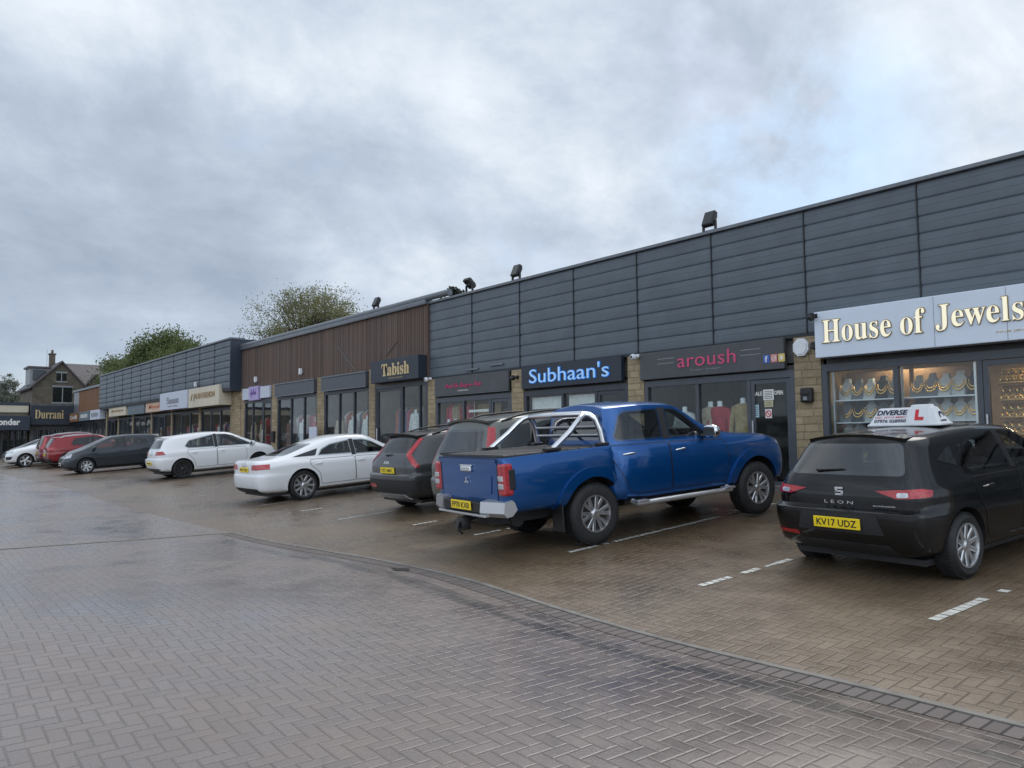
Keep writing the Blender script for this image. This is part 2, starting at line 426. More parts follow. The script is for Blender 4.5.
M['glass'] = pbr('tinted_car_glass', (0.018, 0.021, 0.022), 0.025, 0.0, var=0.1, spec=0.5, ior=1.62, rvar=0.0)
M['glasslite'] = pbr('pale_car_glass', (0.06, 0.07, 0.07), 0.025, 0.0, var=0.3, scale=3, ior=2.1, rvar=0.0)
M['red'] = pbr('red_lamp_lens', (0.35, 0.012, 0.016), 0.12, 0.0, coat=0.6, var=0.35, scale=22)
M['redb'] = pbr('bright_red_lamp_lens', (0.42, 0.02, 0.028), 0.12, coat=0.6, var=0.3, scale=25)
M['clear'] = pbr('clear_lamp_lens', (0.5, 0.52, 0.54), 0.08, 0.3, coat=0.8, var=0.35, scale=18)
M['yellow'] = pbr('yellow_number_plate', (0.92, 0.68, 0.02), 0.35, var=0.04)
M['platewhite'] = pbr('white_number_plate', (0.7, 0.7, 0.68), 0.35, var=0.04)
M['ink'] = pbr('black_lettering', (0.01, 0.01, 0.012), 0.4)
M['p_black'] = paint('black_car_paint', (0.003, 0.0034, 0.004), 0.0, 0.3, 0.85, 0.04)
M['p_blue'] = paint('blue_car_paint', (0.004, 0.085, 0.30), 0.55, 0.28)
M['p_white'] = paint('white_car_paint', (0.84, 0.85, 0.86), 0.0, 0.4)
M['p_grey'] = paint('dark_grey_car_paint', (0.07, 0.072, 0.075), 0.5, 0.4)
M['p_bronze'] = paint('grey_green_car_paint', (0.15, 0.155, 0.14), 0.5, 0.4)
M['p_slate'] = paint('slate_car_paint', (0.035, 0.042, 0.052), 0.4, 0.4)
M['p_red'] = paint('red_car_paint', (0.26, 0.014, 0.02), 0.25, 0.38)
M['p_maroon'] = paint('maroon_car_paint', (0.16, 0.012, 0.02), 0.25, 0.38)
M['bark'] = pbr('tree_bark', (0.075, 0.06, 0.045), 0.85, var=0.35, scale=8, bump=0.5)
M['leaf'] = leafmat('green_leaves', (0.05, 0.07, 0.026), (0.14, 0.17, 0.065))
M['leaf2'] = leafmat('olive_spring_leaves', (0.10, 0.105, 0.045), (0.22, 0.22, 0.11))
M['leaf3'] = leafmat('dull_poplar_leaves', (0.12, 0.135, 0.105), (0.21, 0.23, 0.18))
M['conifer'] = leafmat('dark_needles', (0.014, 0.02, 0.014), (0.035, 0.045, 0.03))
# ------------------------------------------------------------------ vehicles
# car-local axes: x forward from the rear axle, y left, z up from the ground
def rnd(poly, r=0.04, n=4):
    out = []
    k = len(poly)
    for i in range(k):
        p0 = Vector(poly[i - 1]).to_2d(); p = Vector(poly[i]).to_2d(); p1 = Vector(poly[(i + 1) % k]).to_2d()
        a = p0 - p; b = p1 - p
        q = min(r, a.length * 0.45, b.length * 0.45)
        A = p + a.normalized() * q; B = p + b.normalized() * q
        for j in range(n + 1):
            t = j / n
            out.append((1 - t) ** 2 * A + 2 * t * (1 - t) * p + t * t * B)
    return out

def densify(poly, step):
    out = []
    for i in range(len(poly)):
        a = Vector(poly[i]).to_2d(); b = Vector(poly[(i + 1) % len(poly)]).to_2d()
        n = max(1, int((b - a).length / step))
        for j in range(n): out.append(a.lerp(b, j / n))
    return out

def inside(p, poly):
    c = False; n = len(poly)
    for i in range(n):
        a = poly[i]; b = poly[i - 1]
        if (a[1] > p[1]) != (b[1] > p[1]) and p[0] < (b[0] - a[0]) * (p[1] - a[1]) / (b[1] - a[1]) + a[0]: c = not c
    return c

class Skin:
    """ray-casts outlines onto a body so that panes, lamps and doors follow its surface"""
    def __init__(self, verts, faces):
        self.t = BVHTree.FromPolygons(verts, faces)
    def hit(self, kind, u, v):
        if kind == 'R': o, d = Vector((u, -4, v)), Vector((0, 1, 0))
        elif kind == 'L': o, d = Vector((u, 4, v)), Vector((0, -1, 0))
        elif kind == 'rear': o, d = Vector((-8, u, v)), Vector((1, 0, 0))
        elif kind in ('RC', 'LC'):      # seen square-on to a rear corner: u runs round the corner towards the flank
            s = -1 if kind == 'RC' else 1; q = 0.70711
            o, d = Vector((u * q - 5 * q, s * u * q + s * 5 * q, v)), Vector((q, -s * q, 0))
        elif kind == 'front': o, d = Vector((9, u, v)), Vector((-1, 0, 0))
        else: o, d = Vector((u, v, 6)), Vector((0, 0, -1))
        p, n, i, dist = self.t.ray_cast(o, d)
        if p is None:
            return None, None
        if n.dot(d) > 0: n = -n
        return p, n
    def patch(self, name, kind, poly, mats, parent, off=0.004, step=0.06, seam=0.0, r=0.03, thick=0.01, md=0.30):
        if not isinstance(mats, (list, tuple)): mats = [mats]
        pl = rnd(poly, r) if r > 0 else [Vector(p).to_2d() for p in poly]
        area = sum(pl[i - 1].x * pl[i].y - pl[i].x * pl[i - 1].y for i in range(len(pl)))
        if area < 0: pl = pl[::-1]
        bd = densify(pl, step)
        # drop duplicates
        b2 = []
        for p in bd:
            if not b2 or (p - b2[-1]).length > 1e-4: b2.append(p)
        bd = b2
        xs = [p.x for p in bd]; ys = [p.y for p in bd]
        pts = list(bd)
        x = min(xs) + step * 0.5
        while x < max(xs):
            y = min(ys) + step * 0.5
            while y < max(ys):
                q = Vector((x, y))
                if inside(q, bd) and min((q - p).length for p in bd) > step * 0.35: pts.append(q)
                y += step
            x += step
        n = len(bd)
        vs2, es, fs, *_ = delaunay_2d_cdt(pts, [(i, (i + 1) % n) for i in range(n)], [], 1, 1e-6)
        P = []; N = []
        lastp = None
        for q in vs2:
            p, nn = self.hit(kind, q.x, q.y)
            P.append(p); N.append(nn)
        if kind in ('rear', 'front'):   # do not run round the corner along the flank
            hs = sorted(-q.x if kind == 'front' else q.x for q in P if q is not None)
            if not hs: return None
            lim = hs[0] + md
            P = [q if q is not None and (-q.x if kind == 'front' else q.x) < lim else None for q in P]
        fs = [f for f in fs if all(P[k] is not None for k in f)]
        if not fs: return None
        par = list(range(len(P)))       # keep the largest connected piece
        def root_(a):
            while par[a] != a: par[a] = par[par[a]]; a = par[a]
            return a
        for f in fs:
            for k in f[1:]: par[root_(k)] = root_(f[0])
        cn = {}
        for f in fs: cn[root_(f[0])] = cn.get(root_(f[0]), 0) + 1
        best = max(cn, key=cn.get)
        fs = [f for f in fs if root_(f[0]) == best]
        P = [q if q is not None else Vector((0, 0, 0)) for q in P]; N = [q if q is not None else Vector((0, 0, 1)) for q in N]
        mb = MB()
        vs = [P[i] + N[i] * off for i in range(len(P))]
        mb.add(vs, [list(f) for f in fs], 0, True)
        # rim that closes the shell down onto the body
        cnt = {}
        for f in fs:
            for k in range(len(f)):
                e = (f[k], f[(k + 1) % len(f)])
                cnt[e] = cnt.get(e, 0) + 1
        for (a, b) in [e for e in cnt if (e[1], e[0]) not in cnt]:
            mb.add([vs[a], vs[b], P[b] - N[b] * thick, P[a] - N[a] * thick], [(0, 3, 2, 1)], 0)
        if seam > 0:
            m = len(bd)
            for i in range(m):
                a = bd[i]; b = bd[(i + 1) % m]
                t = (b - a)
                if t.length < 1e-5: continue
                nn = Vector((-t.y, t.x)).normalized() * seam
                q = []
                ok = True
                for c, sg in ((a, 1), (b, 1), (b, -1), (a, -1)):
                    p, nr = self.hit(kind, c.x + nn.x * sg, c.y + nn.y * sg)
                    if p is None: ok = False; break
                    q.append(p + nr * (off + 0.0025))
                if ok and max((q[i] - q[0]).length for i in range(4)) < 0.4: mb.add(q, [(0, 1, 2, 3)], 1)
        o = mb.build(name, mats, parent, org=None, fix=False)
        return o

def make_wheel(R, wid, style, rim_mat, parent, loc, right=True, share=None):
    """wheel > tyre, rim; outer face towards -y"""
    if share is not None:
        src = share
        w = src.copy(); COL.objects.link(w)
        w.parent = parent; w.location = loc; w.rotation_euler = (0, 0.4, 0) if right else (0, 0.4, PI)
        for ch in src.children:
            c = ch.copy(); COL.objects.link(c); c.parent = w
        return w
    rr = R * (0.60 if style == 'truck' else (0.73 if style in ('five', 'star') else 0.67))
    h = wid / 2
    hub = MB()
    hub.lathe([(0.001, -h + 0.055), (rr * 0.96, -h + 0.055), (rr * 0.96, h - 0.02), (0.001, h - 0.02)], 'y', seg=32)
    hub.lathe([(0.001, -h + 0.045), (rr * 0.62, -h + 0.045), (rr * 0.62, -h + 0.06)], 'y', seg=32)
    w = hub.build('wheel', M['hub'], parent, org=None, fix=True)
    ORG[w.name] = Vector((0, 0, 0))
    w.location = loc; w.rotation_euler = (0, 0.4, 0) if right else (0, 0.4, PI)
    t = MB()
    t.lathe([(rr, -h + 0.03), (rr + 0.012, -h + 0.008), (rr + (R - rr) * 0.55, -h - 0.004), (R - 0.03, -h + 0.012), (R - 0.007, -h + 0.04), (R, -h + 0.07), (R, h - 0.07), (R - 0.007, h - 0.04), (R - 0.03, h - 0.012), (rr + 0.01, h), (rr, h - 0.03)], 'y', seg=48, closed=True)
    # tread blocks
    for k in range(60):
        a = 2 * PI * k / 60
        ca, sa = math.cos(a), math.sin(a)
        for y0, y1 in ((-h + 0.03, -h + 0.085), (-0.02, 0.02), (h - 0.085, h - 0.03)):
            q = []
            for rad in (R - 0.01, R + 0.004):
                for da, yy in ((-0.032, y0), (0.032, y0), (0.032, y1), (-0.032, y1)):
                    q.append((rad * math.cos(a + da), yy, rad * math.sin(a + da)))
            t.add(q, [(4, 5, 6, 7), (0, 1, 5, 4), (1, 2, 6, 5), (2, 3, 7, 6), (3, 0, 4, 7)], 0)
    t.build('tyre', M['rubber'], w)
    r = MB()
    r.lathe([(rr + 0.008, -h + 0.02), (rr + 0.004, -h + 0.004), (rr - 0.012, -h + 0.004), (rr - 0.02, -h + 0.03), (rr - 0.03, h - 0.05), (rr - 0.01, h - 0.05), (rr, -h + 0.03)], 'y', seg=48, closed=True, mi=0)
    r.lathe([(0.001, -h + 0.012), (0.032, -h + 0.012), (0.04, -h + 0.02), (0.075, -h + 0.028), (0.075, -h + 0.06)], 'y', seg=24)
    ns, w0, w1, split = {'ten': (10, 0.028, 0.02, 0), 'five': (5, 0.062, 0.056, 0.5), 'truck': (6, 0.045, 0.055, 0.45), 'seven': (7, 0.035, 0.03, 0), 'star': (5, 0.06, 0.05, 0.0)}[style]
    for k in range(ns):
        a = 2 * PI * k / ns
        ca, sa = math.cos(a), math.sin(a)
        def F(u, v, d): return Vector((u * ca - v * sa, d, u * sa + v * ca))
        rng = ((-1, 1) if split else (0,))
        for sg in rng:
            o0 = sg * w0 * 0.55; o1 = sg * w1 * (1.25 if split else 0)
            wa, wb = (w0 * 0.5, w1 * 0.5) if split else (w0, w1)
            poly = [(0.05, o0 - wa), (rr - 0.012, o1 - wb), (rr - 0.012, o1 + wb), (0.05, o0 + wa)]
            n = len(poly)
            # spoke faces slope back towards the hub, with a chamfer
            dep = lambda u: -h + 0.012 + 0.016 * (1 - u / rr)
            top = [F(u, v * 0.8 if False else v, dep(u)) for u, v in [(0.05, o0 - wa * 0.7), (rr - 0.012, o1 - wb * 0.7), (rr - 0.012, o1 + wb * 0.7), (0.05, o0 + wa * 0.7)]]
            mid = [F(u, v, dep(u) + 0.01) for u, v in poly]
            bot = [F(u, v, dep(u) + 0.04) for u, v in poly]
            fs = [(0, 1, 2, 3)] + [(i, (i + 1) % 4, 4 + (i + 1) % 4, 4 + i) for i in range(4)] + [(4 + i, 4 + (i + 1) % 4, 8 + (i + 1) % 4, 8 + i) for i in range(4)]
            r.add(top + mid + bot, fs, 0)
    rim = r.build('rim', rim_mat, w)
    return w

def loft(cols, cap_bow=(0.0, 0.0), cr=None, cr0=0.0, cr1=0.0, shelf=()):
    """cols rear to front: each a list of 8 (x, y, z) half-section points, bottom edge to roof middle, right side"""
    bm = bmesh.new()
    R = []; L = []; C = []
    for c in cols:
        R.append([bm.verts.new((x, -y, z)) for x, y, z in c[:-1]])
        L.append([bm.verts.new((x, y, z)) for x, y, z in c[:-1]])
        x, y, z = c[-1]; C.append(bm.verts.new((x, 0, z)))
    B = [bm.verts.new((c[0][0], 0, c[0][2])) for c in cols]
    n = len(cols); k = len(R[0])
    for i in range(n - 1):
        for j in range(k - 1):
            bm.faces.new((R[i][j], R[i + 1][j], R[i + 1][j + 1], R[i][j + 1]))
            bm.faces.new((L[i][j], L[i][j + 1], L[i + 1][j + 1], L[i + 1][j]))
        bm.faces.new((R[i][k - 1], R[i + 1][k - 1], C[i + 1], C[i]))
        bm.faces.new((L[i][k - 1], C[i], C[i + 1], L[i + 1][k - 1]))
        bm.faces.new((B[i], B[i + 1], R[i + 1][0], R[i][0]))
        bm.faces.new((L[i][0], L[i + 1][0], B[i + 1], B[i]))
    capm = []
    for e, bow in ((0, -cap_bow[0]), (n - 1, cap_bow[1])):
        mid = []
        for j in range(k):
            p = (R[e][j].co + L[e][j].co) / 2
            if j == 0: mid.append(B[e]); B[e].co.x += bow
            else: mid.append(bm.verts.new((p.x + bow, 0, p.z + (0.01 if j == k - 1 else 0))))
        if e == 0: capm = mid
        for j in range(k - 1):
            for S, flip in ((R, e == 0), (L, e != 0)):
                f = (S[e][j], S[e][j + 1], mid[j + 1], mid[j])
                bm.faces.new(f if flip else f[::-1])
        bm.faces.new((R[e][k - 1], C[e], mid[k - 1])); bm.faces.new((L[e][k - 1], mid[k - 1], C[e]))
    bmesh.ops.recalc_face_normals(bm, faces=bm.faces[:])
    lay = bm.edges.layers.float.get('crease_edge') or bm.edges.layers.float.new('crease_edge')
    for j, val in (cr or {}).items():
        for S in (R, L):
            for i in range(n - 1):
                e = bm.edges.get((S[i][j], S[i + 1][j]))
                if e: e[lay] = val
    for j in shelf:
        for S in (R, L):
            for pr in ((S[0][j], S[1][j]), (S[0][j], capm[j])):
                e = bm.edges.get(pr)
                if e: e[lay] = .85
    for ci, val in ((0, cr0), (n - 1, cr1)):
        if val > 0:
            for S in (R, L):
                for j in range(k - 1):
                    e = bm.edges.get((S[ci][j], S[ci][j + 1]))
                    if e: e[lay] = val
    return bm

def finish_body(bm, name, mats, parent, arches, creases=(), halfw=0.9, level=2, voids=()):
    """subdivide, keep a copy of the smooth skin for projections, cut the wheel arches"""
    me = bpy.data.meshes.new(name)
    if creases:
        lay = bm.edges.layers.float.get('crease_edge') or bm.edges.layers.float.new('crease_edge')
        for e in bm.edges:
            for fn, val in creases:
                if fn(e): e[lay] = val
    bm.to_mesh(me); bm.free()
    for m in mats: me.materials.append(m)
    tmp = bpy.data.objects.new('tmp', me); COL.objects.link(tmp)
    sub = tmp.modifiers.new('s', 'SUBSURF'); sub.levels = level; sub.render_levels = level
    bpy.context.view_layer.update()
    dg = bpy.context.evaluated_depsgraph_get()
    m2 = bpy.data.meshes.new_from_object(tmp.evaluated_get(dg))
    skin = Skin([v.co.copy() for v in m2.vertices], [list(p.vertices) for p in m2.polygons])
    tmp.modifiers.clear(); tmp.data = m2
    cut = MB()
    for (ax, az, ar) in arches:
        for sg in (-1, 1):
            y0, y1 = sorted((sg * (halfw + 0.25), sg * (halfw - 0.30)))
            seg = 40
            vs = []; 
            for yy in (y0, y1):
                for k in range(seg):
                    a = 2 * PI * k / seg
                    vs.append((ax + ar * math.cos(a), yy, az + ar * math.sin(a)))
            fs = [[k, (k + 1) % seg, seg + (k + 1) % seg, seg + k] for k in range(seg)] + [list(range(seg))[::-1], list(range(seg, 2 * seg))]
            cut.add(vs, fs, 1)
    if arches:
        co = cut.build('cut', [M['trim'], M['trim']], None)
        bo = tmp.modifiers.new('b', 'BOOLEAN'); bo.operation = 'DIFFERENCE'; bo.object = co; bo.solver = 'EXACT'
        bpy.context.view_layer.update()
        dg = bpy.context.evaluated_depsgraph_get()
        m3 = bpy.data.meshes.new_from_object(tmp.evaluated_get(dg))
        bpy.data.objects.remove(co)
    else: m3 = m2.copy()
    for vd in voids:        # hollow cabin behind the panes
        tmp.modifiers.clear(); tmp.data = m3
        co = vd.build('cut', [M['trim'], M['trim']], None)
        bo = tmp.modifiers.new('b', 'BOOLEAN'); bo.operation = 'DIFFERENCE'; bo.object = co; bo.solver = 'EXACT'
        bpy.context.view_layer.update()
        dg = bpy.context.evaluated_depsgraph_get()
        m4 = bpy.data.meshes.new_from_object(tmp.evaluated_get(dg))
        bpy.data.objects.remove(co)
        if len(m4.polygons) > 50: m3 = m4
    bpy.data.objects.remove(tmp)
    m3.name = name
    for p in m3.polygons:
        p.use_smooth = True
    m3.set_sharp_from_angle(angle=math.radians(38))
    o = bpy.data.objects.new(name, m3); COL.objects.link(o)
    o.parent = parent; ORG[o.name] = Vector((0, 0, 0))
    return o, skin

def sym(p): return [(-u, v) for u, v in p]

def plate(parent, skin, text, yc, zc, rear=True, po=0.0, w=0.52, h=0.111, matname='yellow', x=None, tilt=0.0):
    p, n = skin.hit('rear' if rear else 'front', yc, zc)
    sgn = -1 if rear else 1
    xx = (p.x if x is None else x) + sgn * (0.012 + po)
    mb = MB(); mb.box(-w / 2, w / 2, -0.006, 0.006, -h / 2, h / 2, b=0.004)
    for v in mb.v:
        v0 = v.copy()
        v.x = xx + sgn * (-v0.y) * -1 - sgn * v0.z * 0.0; v.y = yc + v0.x; v.z = zc + v0.z
    o = mb.build('number_plate', M[matname], parent)
    if text:
        t = MB()
        text_fit(t, text, -w * 0.43, w * 0.43, -h * 0.31, h * 0.31, lambda u, v, d: Vector((xx + sgn * (0.0065 + d), yc + (-u if rear else u), zc + v)), depth=0.002, res=2, weight=0.012)
        t.build('lettering', M['ink'], o)
    return o

def badge_text(parent, skin, text, u0, u1, v0, v1, kind='rear', m='chrome', weight=0.02, name='badge'):
    vs, fs = text_mesh(text, depth=1.0, res=2, weight=weight)
    a0 = min(v.x for v in vs); a1 = max(v.x for v in vs); b0 = min(v.y for v in vs); b1 = max(v.y for v in vs)
    mb = MB(); out = []
    for v in vs:
        u = u0 + (v.x - a0) / (a1 - a0) * (u1 - u0); w = v0 + (v.y - b0) / (b1 - b0) * (v1 - v0)
        p, n = skin.hit(kind, u, w)
        out.append(p + n * (0.002 + 0.006 * v.z))
    mb.add(out, fs)
    return mb.build(name, M[m], parent)

def mirror_ear(parent, skin, x, z, side, m_cap, size=1.0):
    p, n = skin.hit('L' if side > 0 else 'R', x, z)
    mb = MB()
    y0 = abs(p.y)
    c = Vector((x + 0.02, side * (y0 + 0.14 * size), z + 0.07))
    a, b_, d = 0.06 * size, 0.105 * size, 0.075 * size
    vs = []; fs = []
    nu, nv = 12, 8
    for i in range(nv + 1):
        ph = -PI / 2 + PI * i / nv
        for k in range(nu):
            th = 2 * PI * k / nu
            q = lambda w: math.copysign(abs(w) ** 0.7, w)
            vs.append(c + Vector((a * q(math.cos(ph)) * q(math.cos(th)) * (1.25 if math.cos(th) > 0 else 0.7), side * b_ * q(math.cos(ph)) * q(math.sin(th)), d * q(math.sin(ph)))))
    for i in range(nv):
        for k in range(nu):
            fs.append((i * nu + k, i * nu + (k + 1) % nu, (i + 1) * nu + (k + 1) % nu, (i + 1) * nu + k))
    mb.add(vs, fs, 0, True)
    mb.box(x - 0.02, x + 0.05, side * (y0 - 0.03), side * (y0 + 0.08), z - 0.01, z + 0.025, 1, b=0.01)
    o = mb.build('door_mirror', [m_cap, M['black']], parent)
    g = MB(); g.box(c.x - a * 0.72, c.x - a * 0.66, c.y - b_ * 0.75, c.y + b_ * 0.75, c.z - d * 0.65, c.z + d * 0.65, b=0.002)
    g.build('mirror_glass', M['glasslite'], o)

def handle_bar(parent, skin, x, z, side, m, L=0.2):
    k = 'L' if side > 0 else 'R'
    mb = MB(); pts = []
    for i in range(7):
        t = i / 6
        p, n = skin.hit(k, x - L / 2 + L * t, z + 0.012 * t)
        pts.append(p + n * (0.03 * math.sin(PI * t) ** 0.5 + 0.002))
    mb.tube(pts, [0.006, 0.012, 0.013, 0.013, 0.013, 0.012, 0.006], seg=8)
    return mb.build('door_handle', m, parent)

def col(xl, xu, zb, zs, z3, z4, z5, z6, z7, z8, W_, f=1.0, y6=0.70, y7=0.48, y5=0.91, y1=0.80, y2=0.95, y4=0.98):
    xl = xl if isinstance(xl, (list, tuple)) else [xl] * 5
    xu = xu if isinstance(xu, (list, tuple)) else [xu] * 3
    w = W_ * f
    return [(xl[0], y1 * w, zb), (xl[1], y2 * w, zs), (xl[2], w, z3), (xl[3], y4 * w, z4), (xl[4], y5 * w, z5),
            (xu[0], y6 * w, z6), (xu[1], y7 * w, z7), (xu[2], 0, z8)]

def make_car(P, name, loc, yaw, slope, label, cat='car', group=None):
    """P: dict of real dimensions of one car; yaw turns the nose from straight-in (+Y) towards +X"""
    root = thing(name, loc, label, cat, group, rz=PI / 2 - yaw, ry=-math.atan(slope))
    ORG[root.name] = Vector((0, 0, 0))
    g = P.get
    Wd, H, wb, ro, fo, R = P['W'], P['H'], P['wb'], P['ro'], P['fo'], P['R']
    pm = P['paint']; zb = g('zb', 0.19); zs = g('zs', 0.27)
    br, bf = P['belt_r'], P['belt_f']           # belt height at rear / front
    xrr, zrr = P['roof_r']                      # rear end of the roof
    xwt = P['ws_top']; xc, zc = P['cowl']; xn, zn = wb + fo, P['nose_z']
    y6 = g('y6', 0.70)
    blt = lambda x: br + (bf - br) * max(0, min(1, (x + ro) / (xc + ro)))
    rf = lambda x: H - (H - zrr) * max(0, (P['peak'] - x) / (P['peak'] - xrr)) ** 1.6 if x < P['peak'] else H - P['ws_drop'] * ((x - P['peak']) / (xwt - P['peak'])) ** 2
    zm = lambda x: g('zmid', 0.58)
    T = P['tail']                               # x of bottom, sill, bumper, lamp, belt rows at the tail
    ed = g('edge', 0.055)
    cols = []
    if P['type'] == 'hatch':
        cols.append(col(T, [xrr, xrr, xrr], zb + .05, zs + .06, P['bump_z'], P['lamp_z'], br, zrr - ed, zrr - .03, zrr, Wd, 0.80, y6=y6 * 1.02))
        cols.append(col([T[0] + .08, T[1] + .06, T[2] + .10, T[3] + .11, T[4] + .14], [xrr + .16] * 3, zb + .02, zs + .04, P['bump_z'] + .01, P['lamp_z'], br, rf(xrr + .16) - ed, rf(xrr + .16) - .02, rf(xrr + .16), Wd, 0.965, y6=y6))
        xs = list(g('xs', [0.12, 0.75]))
    else:
        bz = P['boot_z']; xb = P['rw_base']
        cols.append(col(T, [T[4] + .03] * 3, zb + .05, zs + .06, P['bump_z'], P['lamp_z'], bz - .05, bz, bz + .01, bz + .015, Wd, 0.80, y6=.80, y5=.9))
        cols.append(col([T[0] + .08, T[1] + .06, T[2] + .10, T[3] + .11, T[4] + .16], [T[4] + .22] * 3, zb + .02, zs + .04, P['bump_z'], P['lamp_z'], bz - .05, bz + .005, bz + .02, bz + .025, Wd, 0.965, y6=.80))
        cols.append(col(xb - .12, [xb - .02, xb - .05, xb - .05], zb, zs, zm(0), blt(0) - .08, blt(0), bz + .03, bz + .045, bz + .05, Wd, 1.0, y6=.76))
        cols.append(col(xrr - .35, [xrr, xrr - .02, xrr - .02], zb, zs, zm(0), blt(.3) - .08, blt(.3), zrr - ed, zrr - .02, zrr, Wd, 1.0, y6=y6))
        xs = [xrr + .45]
    for x in xs + [xwt - 0.75, xwt - 0.2]:
        cols.append(col(x, x, zb, zs, zm(x), blt(x) - .09, blt(x), rf(x) - ed, rf(x) - .02, rf(x), Wd, 1.0, y6=y6))
    cols.append(col(xwt + .25, [xwt - .03, xwt, xwt + .02], zb, zs, zm(0), blt(xwt) - .09, blt(xwt + .25), rf(xwt) - ed, rf(xwt) - .015, rf(xwt), Wd, 1.0, y6=y6 * .98))
    cols.append(col(xc + .02, [xc - .08, xc, xc + .05], zb, zs, zm(0), zc - .16, zc - .07, zc - .02, zc + .0, zc + .015, Wd, 1.0, y6=.80, y5=.93, y4=1.0))
    xm = (xc + xn) / 2 + .05
    cols.append(col(xm, xm, zb, zs, zm(0), (zc + zn) / 2 - .12, (zc + zn) / 2 - .03, (zc + zn) / 2 + .0, (zc + zn) / 2 + .03, (zc + zn) / 2 + .05, Wd, .995, y6=.80, y5=.93))
    cols.append(col([xn - .25, xn - .2, xn - .2, xn - .28, xn - .32], [xn - .36, xn - .33, xn - .31], zb + .02, zs + .02, zm(0), zn - .12, zn - .05, zn - .01, zn + .02, zn + .03, Wd, .94, y6=.82))
    cols.append(col([xn - .13, xn - .06, xn, xn - .05, xn - .09], [xn - .14, xn - .13, xn - .12], zb + .04, zs + .05, zm(0) - .03, zn - .17, zn - .10, zn - .06, zn - .04, zn - .03, Wd, .70, y6=.84))
    crs = dict(g('cr', {1: .5, 3: .3, 4: .55, 5: .35})); led = g('ledge', P['bump_z'] + .15)
    if led:      # bumper shelf: two extra rows, sharp only round the tail
        new = []
        for ci, c in enumerate(cols):
            a_, b_ = c[2], c[3]
            ta = max(.1, min(.85, (led - .012 - a_[2]) / max(.05, b_[2] - a_[2]))); tb = min(.93, ta + .12)
            if ci == 0: l1, l2 = (a_[0] + .004, a_[1], led - .012), (b_[0] + .004, b_[1] * .995, led + .02)
            elif ci == 1: l1, l2 = (a_[0], a_[1], led - .012), (b_[0], b_[1] * .99, led + .02)
            else: l1, l2 = [tuple(a_[k] + (b_[k] - a_[k]) * q for k in range(3)) for q in (ta, tb)]
            new.append(c[:3] + [l1, l2] + c[3:])
        cols = new; crs = {(k + 2 if k >= 3 else k): v for k, v in crs.items()}
    bm = loft(cols, (g('bow', .03), .05), crs, g('cr0', .25), .2, (3, 4) if led else ())
    arches = [(ax, R, R + g('gap', .055)) for ax in g('arch_axles', [0, wb])]
    def shrink(poly, d):
        n = len(poly); a_ = sum(poly[i - 1][0] * poly[i][1] - poly[i][0] * poly[i - 1][1] for i in range(n))
        if a_ < 0: poly = poly[::-1]
        out_ = []
        for i in range(n):
            p0, p_, p1 = Vector(poly[i - 1]), Vector(poly[i]), Vector(poly[(i + 1) % n])
            e0 = (p_ - p0).normalized(); e1 = (p1 - p_).normalized()
            nn = (Vector((-e0.y, e0.x)) + Vector((-e1.y, e1.x)))
            nn = nn.normalized() * d / max(.5, (nn.length / 2)) if nn.length > 1e-6 else nn
            out_.append(tuple(p_ + nn))
        return out_
    # void 1: the cabin itself; void 2: out through the side panes; void 3: out through front and rear screens
    zt = H - .20; v1 = MB(); v2 = MB(); v3 = MB()
    xa = max(xrr + .42, g('cabin_x', -9))
    v1.prism([(xa - .15, br - .22), (xc - .20, bf - .22), (xc - .32, bf), (xwt - .08, zt), (xa, zt - .02)], -.545 * Wd, .545 * Wd, lambda u, v, d: Vector((u, d, v)), 1)
    for dn, pl_, wins_, hx_ in P['doors']:
        for wn in wins_: v2.prism(shrink(wn, .022), -1.3, 1.3, lambda u, v, d: Vector((u, d, v)), 1)
    v3.prism(shrink(P['rear_window'], .035), -3, xa + .1, lambda u, v, d: Vector((d, u, v)), 1)
    v3.prism(shrink(P['wscreen'], .04), xwt - .15, 6, lambda u, v, d: Vector((d, u, v)), 1)
    body, sk = finish_body(bm, 'body', [pm, M['trim']], root, arches, halfw=Wd, level=g('level', 2), voids=(v1, v2, v3))
    for sx, sy, wd_ in ((xwt - .62, -.37, .25), (xwt - .62, .37, .25), (max(xa + .12, xwt - 1.5), 0, .55)):
        s_ = MB(); z0 = br - .22
        s_.box(sx - .10, sx + .03, sy - wd_, sy + wd_, z0, z0 + .30, b=.04)
        for hy in ((sy,) if wd_ < .4 else (-.36, .36)): s_.box(sx - .12, sx - .03, hy - .12, hy + .12, z0 + .30, z0 + .47, b=.035)
        s_.build('seat', M['seat'], root)
    sw = MB(); cx_, cy_, cz_ = xc - .62, -.36, bf - .02
    sw.tube([Vector((cx_ + .06 * math.sin(2 * PI * k / 20), cy_ + .17 * math.cos(2 * PI * k / 20), cz_ + .16 * math.sin(2 * PI * k / 20))) for k in range(21)], .014, 6, cap=False)
    sw.tube([(cx_, cy_ - .16, cz_), (cx_, cy_ + .16, cz_)], .015, 6); sw.build('steering_wheel', M['black'], root)
    # dark floor and lower trim
    fl = MB(); fl.box(-ro + .25, wb + fo - .25, -Wd * .78, Wd * .78, zb - .03, zb + .03)
    fl.build('underbody', M['trim'], root)
    # wheels
    first = None
    for ax in (0, wb):
        for sd in (-1, 1):
            lc = (ax, sd * (Wd - .015 - P['tw'] / 2), R)
            wv = make_wheel(R, P['tw'], P['wheel'], P['rim'], root, lc, sd < 0, first)
            if first is None: first = wv
    gl = P.get('glass', M['carglass'])
    seam = [pm, M['black']]
